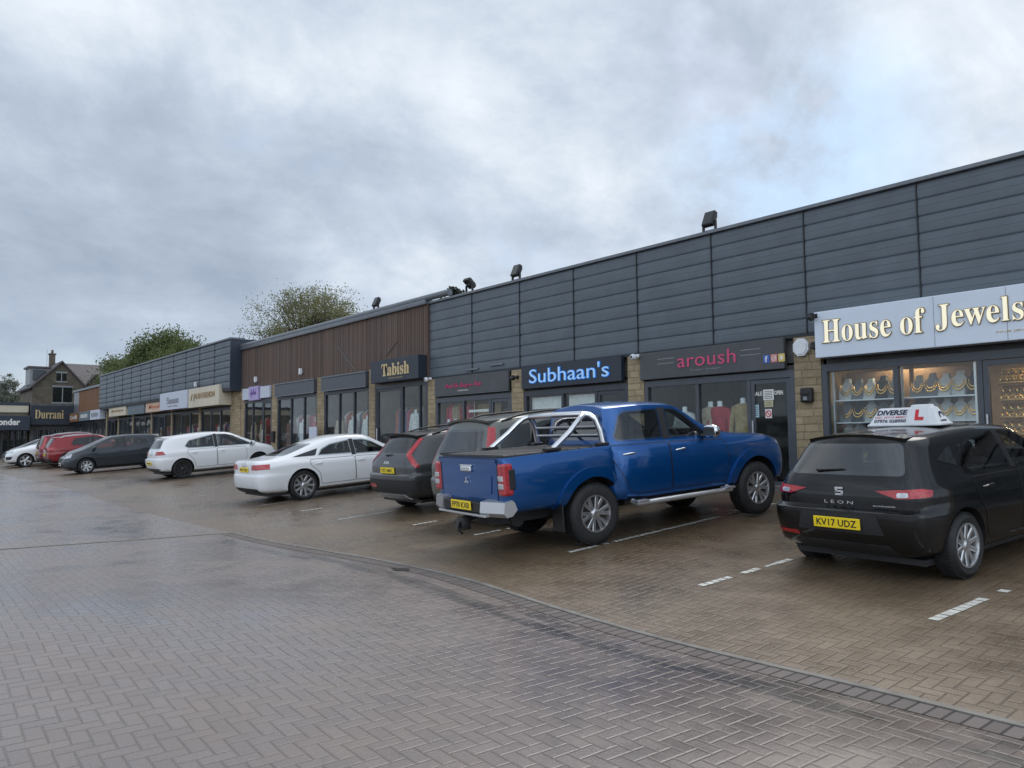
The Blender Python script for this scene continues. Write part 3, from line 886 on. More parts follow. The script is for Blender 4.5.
    for kind, sd in (('R', -1), ('L', 1)):
        for q in P.get('pillars', []): sk.patch('door_pillar', kind, q, M['black'], root, off=.004, step=.05, r=.01)
        # doors with their panes and handles
        for di, (dname, poly, wins, hx) in enumerate(P['doors']):
            dname_first = di == 0
            d = sk.patch('door', kind, poly, seam, root, off=.0015, step=.07, seam=.0045, r=.05, thick=.002)
            for wn in wins:
                sk.patch('window', kind, wn, gl if dname_first else P.get('glass_rear', gl), d if d else root, off=.006, step=.06, r=.03, seam=0)
            if d and hx: handle_bar(d, sk, hx[0], hx[1], sd, P.get('handle', pm))
        for q in P.get('quarter', []):
            sk.patch('quarter_window', kind, q, M['glass'], root, off=.006, step=.06, r=.03)
        for q, mt in P.get('side_trim', []):
            sk.patch('side_trim', kind, q, mt, root, off=.008, step=.07, r=.02)
        for q, mt in P.get('side_lamp', []):
            sk.patch('tail_light', kind, q, mt, root, off=.007, step=.04, r=.02)
        mirror_ear(root, sk, P['mirror'][0], P['mirror'][1], sd, P.get('mirror_mat', pm), P.get('mirror_size', 1.0))
        if P.get('arch_trim'):
            for ax in (0, wb):
                ri, rr2 = R + g('gap', .055), R + g('gap', .055) + .055
                a0 = -0.25
                pol = [(ax + rr2 * math.cos(a0 + (PI - 2 * a0) * k / 24), R + rr2 * math.sin(a0 + (PI - 2 * a0) * k / 24)) for k in range(25)] + \
                      [(ax + ri * math.cos(a0 + (PI - 2 * a0) * k / 24), R + ri * math.sin(a0 + (PI - 2 * a0) * k / 24)) for k in range(24, -1, -1)]
                sk.patch('arch_trim', kind, pol, M['trim'], root, off=.012, step=.05, r=0)
    for q, mt in P.get('corner_lamps', []):
        for kc in ('RC', 'LC'): sk.patch('tail_light', kc, q, mt, root, off=.010, step=.03, r=.015, thick=.02)
    for q, mt in P['tail_lights']:
        for s_ in (q, sym(q)): sk.patch('tail_light', 'rear', s_, mt, root, off=.022 if P.get('bumper') else .010, step=.03, r=.015, md=P.get('lamp_md', .22), thick=.03)
    rw = sk.patch('rear_window', 'rear', P['rear_window'], P.get('rear_glass', M['rearglass']), root, off=.004, step=.07, r=.06, md=2.0)
    if P.get('bumper'):
        sk.patch('rear_bumper', 'rear', P['bumper'], pm, root, off=.020, step=.06, r=.03, md=.16, thick=.03)
    for nm, q, mt, off in P.get('rear', []):
        sk.patch(nm, 'rear', q, mt, root, off=off, step=.06, r=.025)
    # front
    hw = P['wscreen']
    sk.patch('windscreen', 'front', hw, gl, root, off=.004, step=.08, r=.06, md=2.0)
    for q in P['headlights']:
        for s_ in (q, sym(q)): sk.patch('headlight', 'front', s_, M['clear'], root, off=.006, step=.04, r=.02)
    for nm, q, mt, off in P.get('front', []):
        sk.patch(nm, 'front', q, mt, root, off=off, step=.06, r=.02)
    if P.get('plate'): plate(root, sk, P['plate'][0], 0, P['plate'][1], True, po=g('plate_off', 0.0))
    if P.get('fplate'): plate(root, sk, P['fplate'][0], 0, P['fplate'][1], False, matname='platewhite')
    if P.get('rails'):
        for sd in (-1, 1):
            pts = []
            for i in range(9):
                t = i / 8; x = P['rails'][0] + (P['rails'][1] - P['rails'][0]) * t
                p, n = sk.hit('top', x, sd * Wd * y6 * .93)
                pts.append(Vector((x, sd * Wd * y6 * .93, p.z + .05 * min(1, 4 * t, 4 * (1 - t)) + .005)))
            mb = MB(); mb.tube(pts, .017, 8); mb.build('roof_rail', P.get('rail_mat', M['black']), root)
    if P.get('wiper'):
        y0, y1, z0 = P['wiper']
        mb = MB(); pts = []
        for i in range(6):
            y = y0 + (y1 - y0) * i / 5
            p, n = sk.hit('rear', y, z0 + .02 * i / 5); pts.append(p + n * .02)
        mb.tube(pts, [.016, .013, .011, .009, .008, .006], 6); mb.build('rear_wiper', M['black'], rw or root)
    if P.get('spoiler'):
        x0, x1, hw_, zt = P['spoiler']
        sp = MB(); vs = []; fs = []
        n = 11
        for i in range(n):
            y = hw_ * (2 * i / (n - 1) - 1)
            bw = .05 * (abs(y) / hw_) ** 2
            p, _ = sk.hit('top', x1, y)
            zz = p.z + .006
            for q in ((x1, zz), (x0 + bw, zt - .05 * (abs(y) / hw_) ** 2), (x0 + bw + .01, zt - .035 - .05 * (abs(y) / hw_) ** 2), (x1 - .03, zz - .07)):
                vs.append((q[0], y, q[1]))
        for i in range(n - 1):
            for k in range(4):
                fs.append((i * 4 + k, (i + 1) * 4 + k, (i + 1) * 4 + (k + 1) % 4, i * 4 + (k + 1) % 4))
        fs += [(0, 1, 2, 3), tuple((n - 1) * 4 + k for k in (3, 2, 1, 0))]
        sp.add(vs, fs, 0, True); sp.build('spoiler', P.get('spoiler_mat', pm), root, sharp=30)
    return root, sk
# ------------------------------------------------------------------ ground heights and the cars
ZG = [(-40, 0.0), (4.0, -.02), (7.5, .11), (12.5, .0), (20.0, -.02), (28.5, .14), (60, .20), (400, 1.2)]
def zgut(s):
    if s <= ZG[0][0]: return ZG[0][1]
    for (a, za), (b, zb) in zip(ZG, ZG[1:]):
        if s <= b:
            t = (s - a) / (b - a)
            t = t * t * (3 - 2 * t) if b < 60 else t
            return za + (zb - za) * t
    return ZG[-1][1]
YG = 4.98
KERB = 12.35
def zg(s, y):
    return zgut(s) + 0.068 * min(max(0.0, y - YG), KERB - YG)

def auto(P, **kw):
    P = dict(P); P.update(kw)
    wb, R, H = P['wb'], P['R'], P['H']
    ar = R + P.get('gap', .055)
    br, bf, xc, xwt, ro = P['belt_r'], P['belt_f'], P['cowl'][0], P['ws_top'], P['ro']
    b = lambda x: br + (bf - br) * max(0, min(1, (x + ro) / (xc + ro)))
    sl = P.get('door_z', .34)
    xB = P.get('xB', wb * .44); xf = wb - ar - .08; xr = P.get('xr', .18)
    wt = P.get('win_top', H - .108); wr = P.get('win_top_r', wt - .03)
    fd = [(xB + .006, sl), (xf - .06, sl), (xf + .03, sl + .3), (xf, b(xf) - .05), (xB + .006, b(xB) - .03)]
    rd = [(xB - .006, sl), (xB - .006, b(xB) - .03), (xr, b(xr) - .03), (xr + .02, b(xr) - .16), (ar + .01, R + .27), (ar + .06, sl)]
    fw = [(xB + .05, b(xB) + .015), (xc - .42, b(xc - .3) + .01), (xc - .30, b(xc) + .03), (xwt + .02, wt - .09), (xwt - .22, wt - .015), (xB + .05, wt)]
    rwn = [(xB - .05, b(xB) + .015), (xr + .06, b(xr) + .02), (xr - .06, b(xr) + .09), (xr + .10, wr - .05), (xr + .35, wr), (xB - .05, wt)]
    P.setdefault('pillars', [[(xB - .055, b(xB) + .0), (xB + .055, b(xB) + .0), (xB + .055, wt + .01), (xB - .055, wt + .01)]])
    P.setdefault('doors', [('door', fd, [fw], (xB + .16, b(xB) - .14)), ('door', rd, [rwn], (xr + .22, b(xr) - .14))])
    P.setdefault('mirror', (xc - .38, b(xc) + .0))
    return P

HATCH = dict(type='hatch', wb=2.636, ro=.776, fo=.87, W=.908, H=1.47, R=.317, tw=.215, belt_r=1.0, belt_f=.955, roof_r=(-.46, 1.42), peak=1.0, ws_top=1.72,
    ws_drop=.06, cowl=(2.48, 1.0), nose_z=.80, tail=[-.62, -.76, -.83, -.76, -.70], bump_z=.55, lamp_z=.86, wheel='ten', rim=M['alloy'], paint=M['p_black'],
    tail_lights=[], corner_lamps=[([(-.20, .89), (-.05, .825), (.25, .84), (.27, .895), (.16, .915), (-.04, .905)], M['redb'])],
    rear_window=[(-.64, 1.03), (.64, 1.03), (.53, 1.335), (-.53, 1.335)],
    wscreen=[(-.66, 1.05), (.66, 1.05), (.52, 1.36), (-.52, 1.36)],
    headlights=[[(.42, .66), (.80, .69), (.82, .77), (.45, .73)]],
    front=[('grille', [(-.40, .58), (.40, .58), (.44, .69), (-.44, .69)], M['trim'], .006), ('lower_grille', [(-.6, .27), (.6, .27), (.52, .44), (-.52, .44)], M['trim'], .006)],
    rear=[('diffuser', [(-.56, .26), (.56, .26), (.50, .37), (-.50, .37)], M['trim'], .008)],
    fplate=('KV17 UDZ', .5))

def put(s, y, yaw, flip=False):
    z = zg(s, y)
    d = (-1 if flip else 1)
    y2 = y + d * 2.6
    sl = (zg(s, y2) - z) / 2.6
    return (-s, y, z), (yaw + (PI if flip else 0)), sl

# --- black learner hatchback
P = auto(HATCH, tail=[-.54, -.68, -.74, -.67, -.61], ro=.70, roof_r=(-.38, 1.42), wiper=(.30, -.02, 1.065), spoiler=(-.40, -.18, .54, 1.432), win_top_r=1.315, plate=('KV17 UDZ', .565), plate_off=.006,
    quarter=[[(.12, 1.075), (-.16, 1.15), (.16, 1.27)]], xr=.24,
    rear=HATCH['rear'] + [('reflector', [(.48, .40), (.80, .415), (.80, .45), (.50, .44)], M['red'], .008), ('reversing_lamp', [(.60, .835), (.70, .84), (.70, .88), (.60, .88)], M['clear'], .017), ('reversing_lamp', [(-.60, .835), (-.70, .84), (-.70, .88), (-.60, .88)], M['clear'], .017), ('plate_recess', [(-.48, .47), (.48, .47), (.42, .66), (-.42, .66)], M['trim'], .004)],
)
loc, yw, sl = put(3.84, 8.36, .12)
leon, sk = make_car(P, 'parked_car', loc, yw, sl, 'black hatchback under a white learner-driver roof sign, before the jewellers', 'car', 'cars parked nose-in to the shops')
badge_text(leon, sk, 'L E O N', .17, -.15, .75, .782, 'rear', 'chrome', .0)
e = MB()
p, n = sk.hit('rear', 0, .875)
for (a0, a1, b0, b1) in ((-.045, .045, .022, .042), (-.045, -.02, -.005, .022), (-.045, .03, -.008, .010), (.02, .045, -.042, .008), (-.045, .045, -.042, -.022)):
    e.box(p.x - .014, p.x, -a0, -a1, .875 + b0, .875 + b1, b=.002)
e.build('badge', M['chrome'], leon)
m = badge_text(leon, sk, 'ecomotive', -.36, -.58, .742, .758, 'rear', 'chrome', .0)

# driving-school roof sign: it sits on the roof, so it is a thing of its own
pr, _ = sk.hit('top', .62, 0)
car_m = Matrix.Translation(loc) @ Matrix.Rotation(PI / 2 - yw, 4, 'Z') @ Matrix.Rotation(-math.atan(sl), 4, 'Y')
so = car_m @ Vector((.66, -.02, pr.z))
sign = thing('driving_school_sign', so, 'white wedge-shaped learner sign with a red L on the black hatchback roof', 'roof sign', None, rz=PI / 2 - yw, ry=-math.atan(sl))
ORG[sign.name] = Vector((0, 0, 0)); sign.scale = (.84, .80, .84)
bs = MB()
def wedge(mb, hw0, hd0, hw1, hd1, z0, z1, y0=0):
    vs = [(-hd0, -hw0 + y0, z0), (hd0, -hw0 + y0, z0), (hd0, hw0 + y0, z0), (-hd0, hw0 + y0, z0), (-hd1, -hw1 + y0, z1), (hd1, -hw1 + y0, z1), (hd1, hw1 + y0, z1), (-hd1, hw1 + y0, z1)]
    bm = bmesh.new(); q = [bm.verts.new(v) for v in vs]
    for f in [(0, 3, 2, 1), (4, 5, 6, 7), (0, 1, 5, 4), (1, 2, 6, 5), (2, 3, 7, 6), (3, 0, 4, 7)]: bm.faces.new([q[i] for i in f])
    bmesh.ops.bevel(bm, geom=list(bm.edges), offset=.008, segments=2, affect='EDGES')
    bm.verts.ensure_lookup_table()
    mb.add([v.co.copy() for v in bm.verts], [[v.index for v in f.verts] for f in bm.faces]); bm.free()
wedge(bs, .505, .15, .385, .055, .015, .235)
wedge(bs, .175, .158, .125, .06, .02, .27, -.21)
wedge(bs, .52, .165, .515, .16, .0, .03)
bs.build('sign_body', M['white'], sign)
M['navyink'] = pbr('dark_blue_lettering', (.02, .025, .06), .4)
M['redink'] = pbr('red_lettering', (.62, .02, .03), .4)
M['pinkink'] = pbr('faded_red_lettering', (.6, .14, .16), .4)
def fw(extra=0.0):
    def f(u, v, d):   # rear slope of the wedge: u viewer-right, v height
        t = (v - .015) / .22
        return Vector((-(.15 + (.055 - .15) * t) - .003 - d - extra, -u, v))
    return f
t1 = MB(); text_fit(t1, 'DIVERSE', -.40, .045, .145, .212, fw(), .003, weight=.035, shear=.15); t1.build('lettering', M['navyink'], sign)
t1 = MB(); text_fit(t1, 'DSC. 07714 480021', -.42, .035, .105, .13, fw(), .003, weight=.0); t1.build('lettering', M['pinkink'], sign)
t1 = MB(); text_fit(t1, '07976 028950', -.425, .04, .048, .09, fw(), .003, weight=.02); t1.build('lettering', M['navyink'], sign)
t1 = MB()
def fl_(u, v, d):
    t = (v - .02) / .25
    return Vector((-(.158 + (.06 - .158) * t) - .003 - d, -u, v))
t1.prism([(.165, .075), (.285, .075), (.285, .115), (.21, .115), (.21, .21), (.165, .21)], 0, .004, fl_); t1.build('learner_letter', M['redink'], sign)
t1 = MB()
def fe(u, v, d):      # right end of the wedge
    t = (v - .015) / .22
    return Vector((u, -(.505 + (.385 - .505) * t) - .003 - d - (0.0), v))
for k in range(10):
    a0, a1 = PI * (.05 + .95 * k / 10), PI * (.05 + .95 * (k + 1) / 10)
    q = [(.02 + r_ * math.cos(a), .10 + r_ * 1.3 * math.sin(a)) for r_, a in ((.038, a0), (.06, a0), (.06, a1), (.038, a1))]
    t1.prism(q, 0, .003, fe)
text_fit(t1, 'DIVERSE', -.07, .07, .05, .07, fe, .003, weight=.02)
t1.build('emblem', M['navyink'], sign)

# --- blue double-cab pickup
PK = dict(type='hatch', wb=3.0, ro=-.36, fo=.88, W=.905, H=1.80, R=.385, tw=.255, gap=.085, zb=.44, zs=.50, zmid=.78, belt_r=1.225, belt_f=1.19, roof_r=(.44, 1.775), peak=1.15,
    ws_top=1.70, ws_drop=.06, cowl=(2.42, 1.235), nose_z=1.13, tail=[.38, .38, .38, .38, .38], bump_z=.8, lamp_z=1.1, bow=0.0, edge=.075, ledge=0, wheel='truck', rim=M['alloym'], paint=M['p_blue'], cr={1: .6, 3: .3, 4: .6, 5: .6}, cr0=.85,
    tail_lights=[], rear_window=[(-.6, 1.28), (.6, 1.28), (.54, 1.62), (-.54, 1.62)], wscreen=[(-.68, 1.29), (.68, 1.29), (.56, 1.69), (-.56, 1.69)],
    headlights=[[(.42, .96), (.82, 1.0), (.82, 1.08), (.46, 1.03)]], y6=.79, cabin_x=.72,
    front=[('grille', [(-.42, .78), (.42, .78), (.40, 1.02), (-.40, 1.02)], M['trim'], .008), ('lower_grille', [(-.7, .46), (.7, .46), (.6, .68), (-.6, .68)], M['chrome'], .008)],
    handle=M['chrome'], mirror_mat=M['chrome'], mirror_size=1.25, mirror=(1.98, 1.21), arch_axles=[0, 3.0], xs=[.95])
PK['pillars'] = [[(1.265, 1.235), (1.395, 1.235), (1.395, 1.66), (1.265, 1.66)]]
PK['doors'] = [('door', [(1.335, .56), (2.36, .56), (2.44, .86), (2.36, 1.15), (1.335, 1.19)], [[(1.39, 1.235), (2.02, 1.215), (2.14, 1.235), (1.74, 1.56), (1.58, 1.64), (1.39, 1.655)]], (1.52, 1.07)),
               ('door', [(1.32, .56), (1.32, 1.19), (.42, 1.205), (.42, 1.02), (.56, .74), (.66, .56)], [[(1.27, 1.24), (.53, 1.25), (.47, 1.30), (.60, 1.60), (.69, 1.65), (1.27, 1.66)]], (.64, 1.08))]
loc, yw, sl = put(7.70, 7.24, .145)
pk, sk = make_car(PK, 'pickup_truck', loc, yw, sl, 'blue double-cab pickup with chrome sports bars over its covered load bed', 'pickup truck', 'cars parked nose-in to the shops')
cols = []
for x, f in ((-1.315, .955), (-1.27, .985), (-.85, 1.0), (-.25, 1.0), (.1, .995), (.335, .99), (.355, .985)):
    w = .905 * f; dz = .03 * (x + 1.3) / 1.9
    cols.append([(x, .80 * w, .50), (x, .95 * w, .54), (x, .985 * w, .72), (x, 1.0 * w, .98), (x, .985 * w, 1.15 + dz), (x, .955 * w, 1.195 + dz), (x, .84 * w, 1.195 + dz), (x, 0, 1.195 + dz)])
bm = loft(cols)
z_of = lambda e: (e.verts[0].co.z + e.verts[1].co.z) / 2
bed, bsk = finish_body(bm, 'load_bed', [M['p_blue'], M['trim']], pk, [(0, .385, .47)], creases=[(lambda e: min(v.co.z for v in e.verts) > 1.19, .75), (lambda e: max(v.co.x for v in e.verts) < -1.2, .5)], halfw=.905)
c = MB(); c.box(-1.27, .32, -.785, .785, 1.17, 1.222, b=.015)
for k in range(8): c.box(-1.26 + .19 * k, -1.25 + .19 * k, -.78, .78, 1.219, 1.226)
c.build('bed_cover', M['trim'], pk)
tg = bsk.patch('tailgate', 'rear', [(-.72, .66), (.72, .66), (.74, 1.185), (-.74, 1.185)], [M['p_blue'], M['black']], pk, off=.004, step=.08, seam=.006, r=.04, thick=.004)
bsk.patch('tailgate_pressing', 'rear', [(-.58, .76), (.58, .76), (.61, .985), (-.61, .985)], M['p_blue'], tg, off=.013, step=.08, r=.04, thick=.008)
bsk.patch('tailgate_lip', 'rear', [(-.72, 1.135), (.72, 1.135), (.73, 1.175), (-.73, 1.175)], M['p_blue'], tg, off=.016, step=.08, r=.012, thick=.012)
for y0, y1 in ((-.13, .13),):
    h = MB(); h.box(-1.36, -1.31, y0, y1, 1.02, 1.09, b=.015); h.box(-1.352, -1.315, y0 - .02, y1 + .02, 1.085, 1.11, b=.008)
    h.build('tailgate_handle', M['chrome'], tg)
e = MB()      # three-diamond emblem
for a in (90, 210, 330):
    ca, sa = math.cos(math.radians(a)), math.sin(math.radians(a))
    q = [(0, 0), (.027 * ca + .0155 * -sa, .027 * sa + .0155 * ca), (.054 * ca, .054 * sa), (.027 * ca + .0155 * sa, .027 * sa - .0155 * ca)]
    e.prism(q, 0, .012, lambda u, v, d: Vector((-1.338 - d, -u, .905 + v)))
e.build('badge', M['chrome'], tg)
for sd in (-1, 1):
    k = 'R' if sd < 0 else 'L'
    t = MB(); t.box(-1.345, -1.20, sd * .765, sd * .912, .75, 1.13, b=.03); t.build('tail_light', M['redb'], pk)
    for z0, z1 in ((.83, .90), (.92, .99)): MB().box(-1.352, -1.30, sd * .785, sd * .895, z0, z1, b=.012).build('reversing_lamp', M['clear'], pk)
    t3 = MB(); t3.box(-1.27, -1.18, sd * .90, sd * .917, .82, 1.06, b=.012); t3.build('lamp_surround', M['black'], pk)
    # flared arches
    for ax, S_ in ((0, bsk), (0, sk), (3.0, sk)):
        ri, ro_ = .47, .60
        pol = [(ax + ro_ * math.cos(.10 + (PI - .20) * j / 24), .385 + ro_ * math.sin(.10 + (PI - .20) * j / 24)) for j in range(25)] + [(ax + ri * math.cos(.10 + (PI - .20) * j / 24), .385 + ri * math.sin(.10 + (PI - .20) * j / 24)) for j in range(24, -1, -1)]
        S_.patch('arch_flare', k, pol, M['p_blue'], pk, off=.026, step=.06, r=0, thick=.03)
    mf = MB(); mf.box(-.52, -.50, sd * .66, sd * .89, .22, .55, b=.005); mf.build('mud_flap', M['black'], pk)
    st = MB(); st.tube([(.62, sd * .86, .47), (.62, sd * .95, .44), (2.36, sd * .95, .44), (2.36, sd * .86, .47)], .036, 10)
    st.box(.60, .80, sd * .89, sd * 1.0, .455, .485, b=.008); st.box(2.2, 2.4, sd * .89, sd * 1.0, .455, .485, b=.008)
    st.build('side_step', M['steel'], pk)
    # bumper corner
    bmp = MB()
    q = [(-1.46, .55), (-1.44, .68), (-1.34, .70), (-1.20, .665), (-1.17, .58), (-1.24, .51), (-1.42, .50)]
    bmp.prism(q, .50, .905, lambda u, v, d: Vector((u + max(0, d - .7) * .5 * (1 if u < -1.3 else 0), sd * d, v)))
    bmp.build('rear_bumper_corner', M['steel'], pk)
bp = MB(); bp.box(-1.43, -1.22, -.50, .50, .54, .66, 0, b=.01); bp.box(-1.46, -1.2, -.62, .62, .495, .525, 1, b=.008)
bp.build('rear_bumper', [M['black'], M['steel']], pk)
plate(pk, bsk, 'FP70 KXB', 0.0, .615, True, x=-1.435)
tb = MB(); tb.tube([(-1.2, 0, .46), (-1.40, 0, .42), (-1.50, 0, .40), (-1.52, 0, .33)], [.04, .04, .03, .035], 10)
tb.box(-1.48, -1.36, -.07, .07, .30, .46, b=.01); tb.tube([(-1.44, .1, .40), (-1.44, .12, .28), (-1.42, .06, .24)], .018, 8)
tb.build('tow_hitch', M['black'], pk)
ch = MB(); ch.box(-1.2, 2.9, -.42, .42, .36, .48); ch.tube([(0, -.7, .385), (0, .7, .385)], .06, 10); ch.tube([(3, -.7, .385), (3, .7, .385)], .05, 10); ch.tube([(-.9, -.45, .40), (-.9, .1, .40)], .10, 12)
ch.tube([(-1.28, .42, .36), (-.6, .42, .38)], .035, 10)
ch.build('chassis', M['trim'], pk)
for sd in (-1, 1):
    br_ = MB()
    br_.tube([(.28, sd * .765, 1.235), (.25, sd * .755, 1.42), (.20, sd * .735, 1.57), (.14, sd * .70, 1.625), (.08, sd * .62, 1.645), (.06, 0, 1.65)], .040, 12)
    br_.tube([(-.52, sd * .765, 1.24), (-.23, sd * .745, 1.43), (-.07, sd * .725, 1.56), (.02, sd * .695, 1.62), (.08, sd * .64, 1.642)], .036, 12)
    br_.build('sports_bar', M['chrome'], pk)
    for a_, b_2 in ((-.64, -.42), (.18, .34)): MB().box(a_, b_2, sd * .71, sd * .82, 1.22, 1.262, b=.01).build('bar_foot', M['black'], pk)
rk = MB()
for z in (1.36, 1.47): rk.tube([(.25, -.72, z), (.25, .72, z)], .015, 8)
rk.build('guard_rail', M['steel'], pk)

# --- grey-green SUV behind the pickup
SUV = dict(type='hatch', wb=2.62, ro=.90, fo=.90, W=.91, H=1.67, R=.345, tw=.225, gap=.065, zb=.24, zs=.34, zmid=.68, belt_r=1.10, belt_f=1.06, roof_r=(-.62, 1.60), peak=.9, ws_top=1.62,
    ws_drop=.06, cowl=(2.40, 1.10), nose_z=.92, tail=[-.74, -.86, -.92, -.90, -.86], bump_z=.60, lamp_z=.95, wheel='five', rim=M['alloy'], paint=M['p_bronze'], door_z=.42, win_top=1.535,
    tail_lights=[], corner_lamps=[([(-.07, .97), (.12, .97), (.10, 1.09), (-.06, 1.09)], M['redb']), ([(-.06, 1.10), (.09, 1.10), (.08, 1.54), (-.03, 1.56)], M['redb'])],
    rear_window=[(-.66, 1.13), (.66, 1.13), (.56, 1.53), (-.56, 1.53)], lamp_md=.42,
    wscreen=[(-.66, 1.16), (.66, 1.16), (.55, 1.55), (-.55, 1.55)],
    headlights=[[(.45, .80), (.82, .82), (.84, .92), (.48, .88)]],
    front=[('grille', [(-.40, .70), (.40, .70), (.42, .84), (-.42, .84)], M['trim'], .006), ('lower_grille', [(-.6, .32), (.6, .32), (.52, .52), (-.52, .52)], M['trim'], .006)],
    rear=[('bumper_trim', [(-.80, .30), (.80, .30), (.78, .48), (-.78, .48)], M['trim'], .012)], arch_trim=True, rails=(-.35, 1.45), glass_rear=M['privacy'])
P = auto(SUV, H=1.76, roof_r=(-.60, 1.69), win_top=1.625,  plate=('LD62 WXP', .78), wiper=(.45, -.05, 1.15), xr=.10,
    quarter=[[(.04, 1.15), (-.52, 1.20), (-.44, 1.50), (.16, 1.58)]], spoiler=(-.66, -.35, .56, 1.70))
loc, yw, sl = put(10.0, 8.15, .03)
make_car(P, 'parked_car', loc, yw, sl, 'grey-green estate SUV with tall red rear lamps, half hidden by the blue pickup', 'car', 'cars parked nose-in to the shops')

# --- dark grey crossover with boomerang lamps
P = auto(SUV, wb=2.72, ro=.85, H=1.60, W=.912, paint=M['p_grey'], roof_r=(-.50, 1.50), belt_r=1.06, belt_f=1.02, win_top=1.46, tail=[-.74, -.85, -.90, -.86, -.80], lamp_z=.92, cowl=(2.45, 1.06), nose_z=.88,
    rear_window=[(-.62, 1.16), (.62, 1.16), (.55, 1.41), (-.55, 1.41)], 
    tail_lights=[], corner_lamps=[([(-.17, 1.12), (.06, 1.41), (.14, 1.41), (-.05, 1.12), (.12, .90), (.03, .88)], M['redb'])],
    rear=[('bumper_trim', [(-.86, .40), (.86, .40), (.86, .66), (-.86, .66)], M['trim'], .012), ('diffuser', [(-.6, .28), (.6, .28), (.5, .38), (-.5, .38)], M['steel'], .014),
          ('fog_lamp', [(.42, .50), (.72, .50), (.70, .57), (.44, .57)], M['red'], .016)],
    lamp_md=.45, glass_rear=M['privacy'], rear_glass=M['privacy'], plate=('YE73 MKC', .83), rails=(-.2, 1.5), spoiler=(-.58, -.25, .56, 1.515), spoiler_mat=M['black'], wiper=(.18, -.05, 1.10), wscreen=[(-.66, 1.12), (.66, 1.12), (.55, 1.49), (-.55, 1.49)])
loc, yw, sl = put(12.85, 8.6, .03)
niro, sk = make_car(P, 'parked_car', loc, yw, sl, 'dark grey crossover with red boomerang rear lamps, between the white saloon and the grey-green SUV', 'car', 'cars parked nose-in to the shops')
badge_text(niro, sk, 'KIA', .16, -.04, .95, 1.0, 'rear', 'chrome', .015)

# --- white saloon
SAL = dict(type='saloon', cr0=.6, cr={1: .5, 3: .5, 4: .6, 5: .35}, wb=2.91, ro=1.06, fo=.93, W=.925, H=1.50, R=.35, tw=.245, belt_r=.985, belt_f=.945, roof_r=(.52, 1.38), peak=1.3, ws_top=1.95, ws_drop=.05, cowl=(2.75, .98), nose_z=.78,
    boot_z=1.0, rw_base=-.34, tail=[-.95, -1.04, -1.08, -1.06, -1.06], bump_z=.52, lamp_z=.82, wheel='five', rim=M['alloy'], paint=M['p_white'], win_top=1.345, win_top_r=1.28, y6=.70,
    tail_lights=[], corner_lamps=[([(-.45, .80), (.05, .81), (.03, .92), (-.42, .92)], M['redb'])],
    rear_window=[(-.60, 1.07), (.60, 1.07), (.50, 1.31), (-.50, 1.31)], 
    wscreen=[(-.66, 1.03), (.66, 1.03), (.52, 1.37), (-.52, 1.37)],
    headlights=[[(.45, .66), (.82, .68), (.82, .76), (.48, .73)]],
    front=[('grille', [(-.36, .38), (.36, .38), (.42, .70), (-.42, .70)], M['trim'], .006)],
    rear=[('diffuser', [(-.72, .25), (.72, .25), (.66, .36), (-.66, .36)], M['trim'], .01)], plate=('PN17 FXA', .80))
P = auto(SAL, xB=1.38)
wt = 1.345
P['doors'] = [P['doors'][0], ('door', P['doors'][1][1], [[(1.33, 1.0), (.42, 1.02), (.55, 1.17), (.80, 1.275), (1.33, wt)]], P['doors'][1][3])]
P['quarter'] = [[(.36, 1.025), (-.22, 1.03), (.46, 1.19)]]
loc, yw, sl = put(18.2, 8.05, .0)
aud, sk = make_car(P, 'parked_car', loc, yw, sl, 'white saloon with silver five-spoke wheels, next to the dark grey crossover', 'car', 'cars parked nose-in to the shops')
e = MB()
for k in range(4):
    ring = []
    for j in range(21):
        a = 2 * PI * j / 20; y = .105 - .07 * k
        q, nn = sk.hit('rear', y + .042 * math.cos(a), .915 + .042 * math.sin(a)); ring.append(q + nn * .008)
    e.tube(ring, .006, 6, cap=False)
e.build('badge', M['chrome'], aud)

# --- white hatchback
P = auto(HATCH, wb=2.62, ro=.80, H=1.53, W=.90, cowl=(2.74, 1.0), ws_top=1.78, paint=M['p_white'],  wheel='five', rim=M['alloyd'], roof_r=(-.50, 1.42), belt_r=.99, xr=.16, win_top_r=1.315,
    tail_lights=[], corner_lamps=[([(-.21, .82), (.22, .84), (.12, .95), (-.19, .95)], M['red'])],
    rear=[('diffuser', [(-.80, .25), (.80, .25), (.76, .38), (-.76, .38)], M['black'], .01)], plate=('YB18 NVO', .56), spoiler=(-.56, -.24, .56, 1.44), fplate=None)
loc, yw, sl = put(28.1, 8.3, .015)
glf, sk = make_car(P, 'parked_car', loc, yw, sl, 'white hatchback with black wheels, in front of the blue-grey clad shops', 'car', 'cars parked nose-in to the shops')
e = MB(); ring = []
for j in range(21):
    a = 2 * PI * j / 20; q, nn = sk.hit('rear', .055 * math.cos(a), .90 + .055 * math.sin(a)); ring.append(q + nn * .008)
e.tube(ring, .007, 6, cap=False); e.build('badge', M['chrome'], glf)

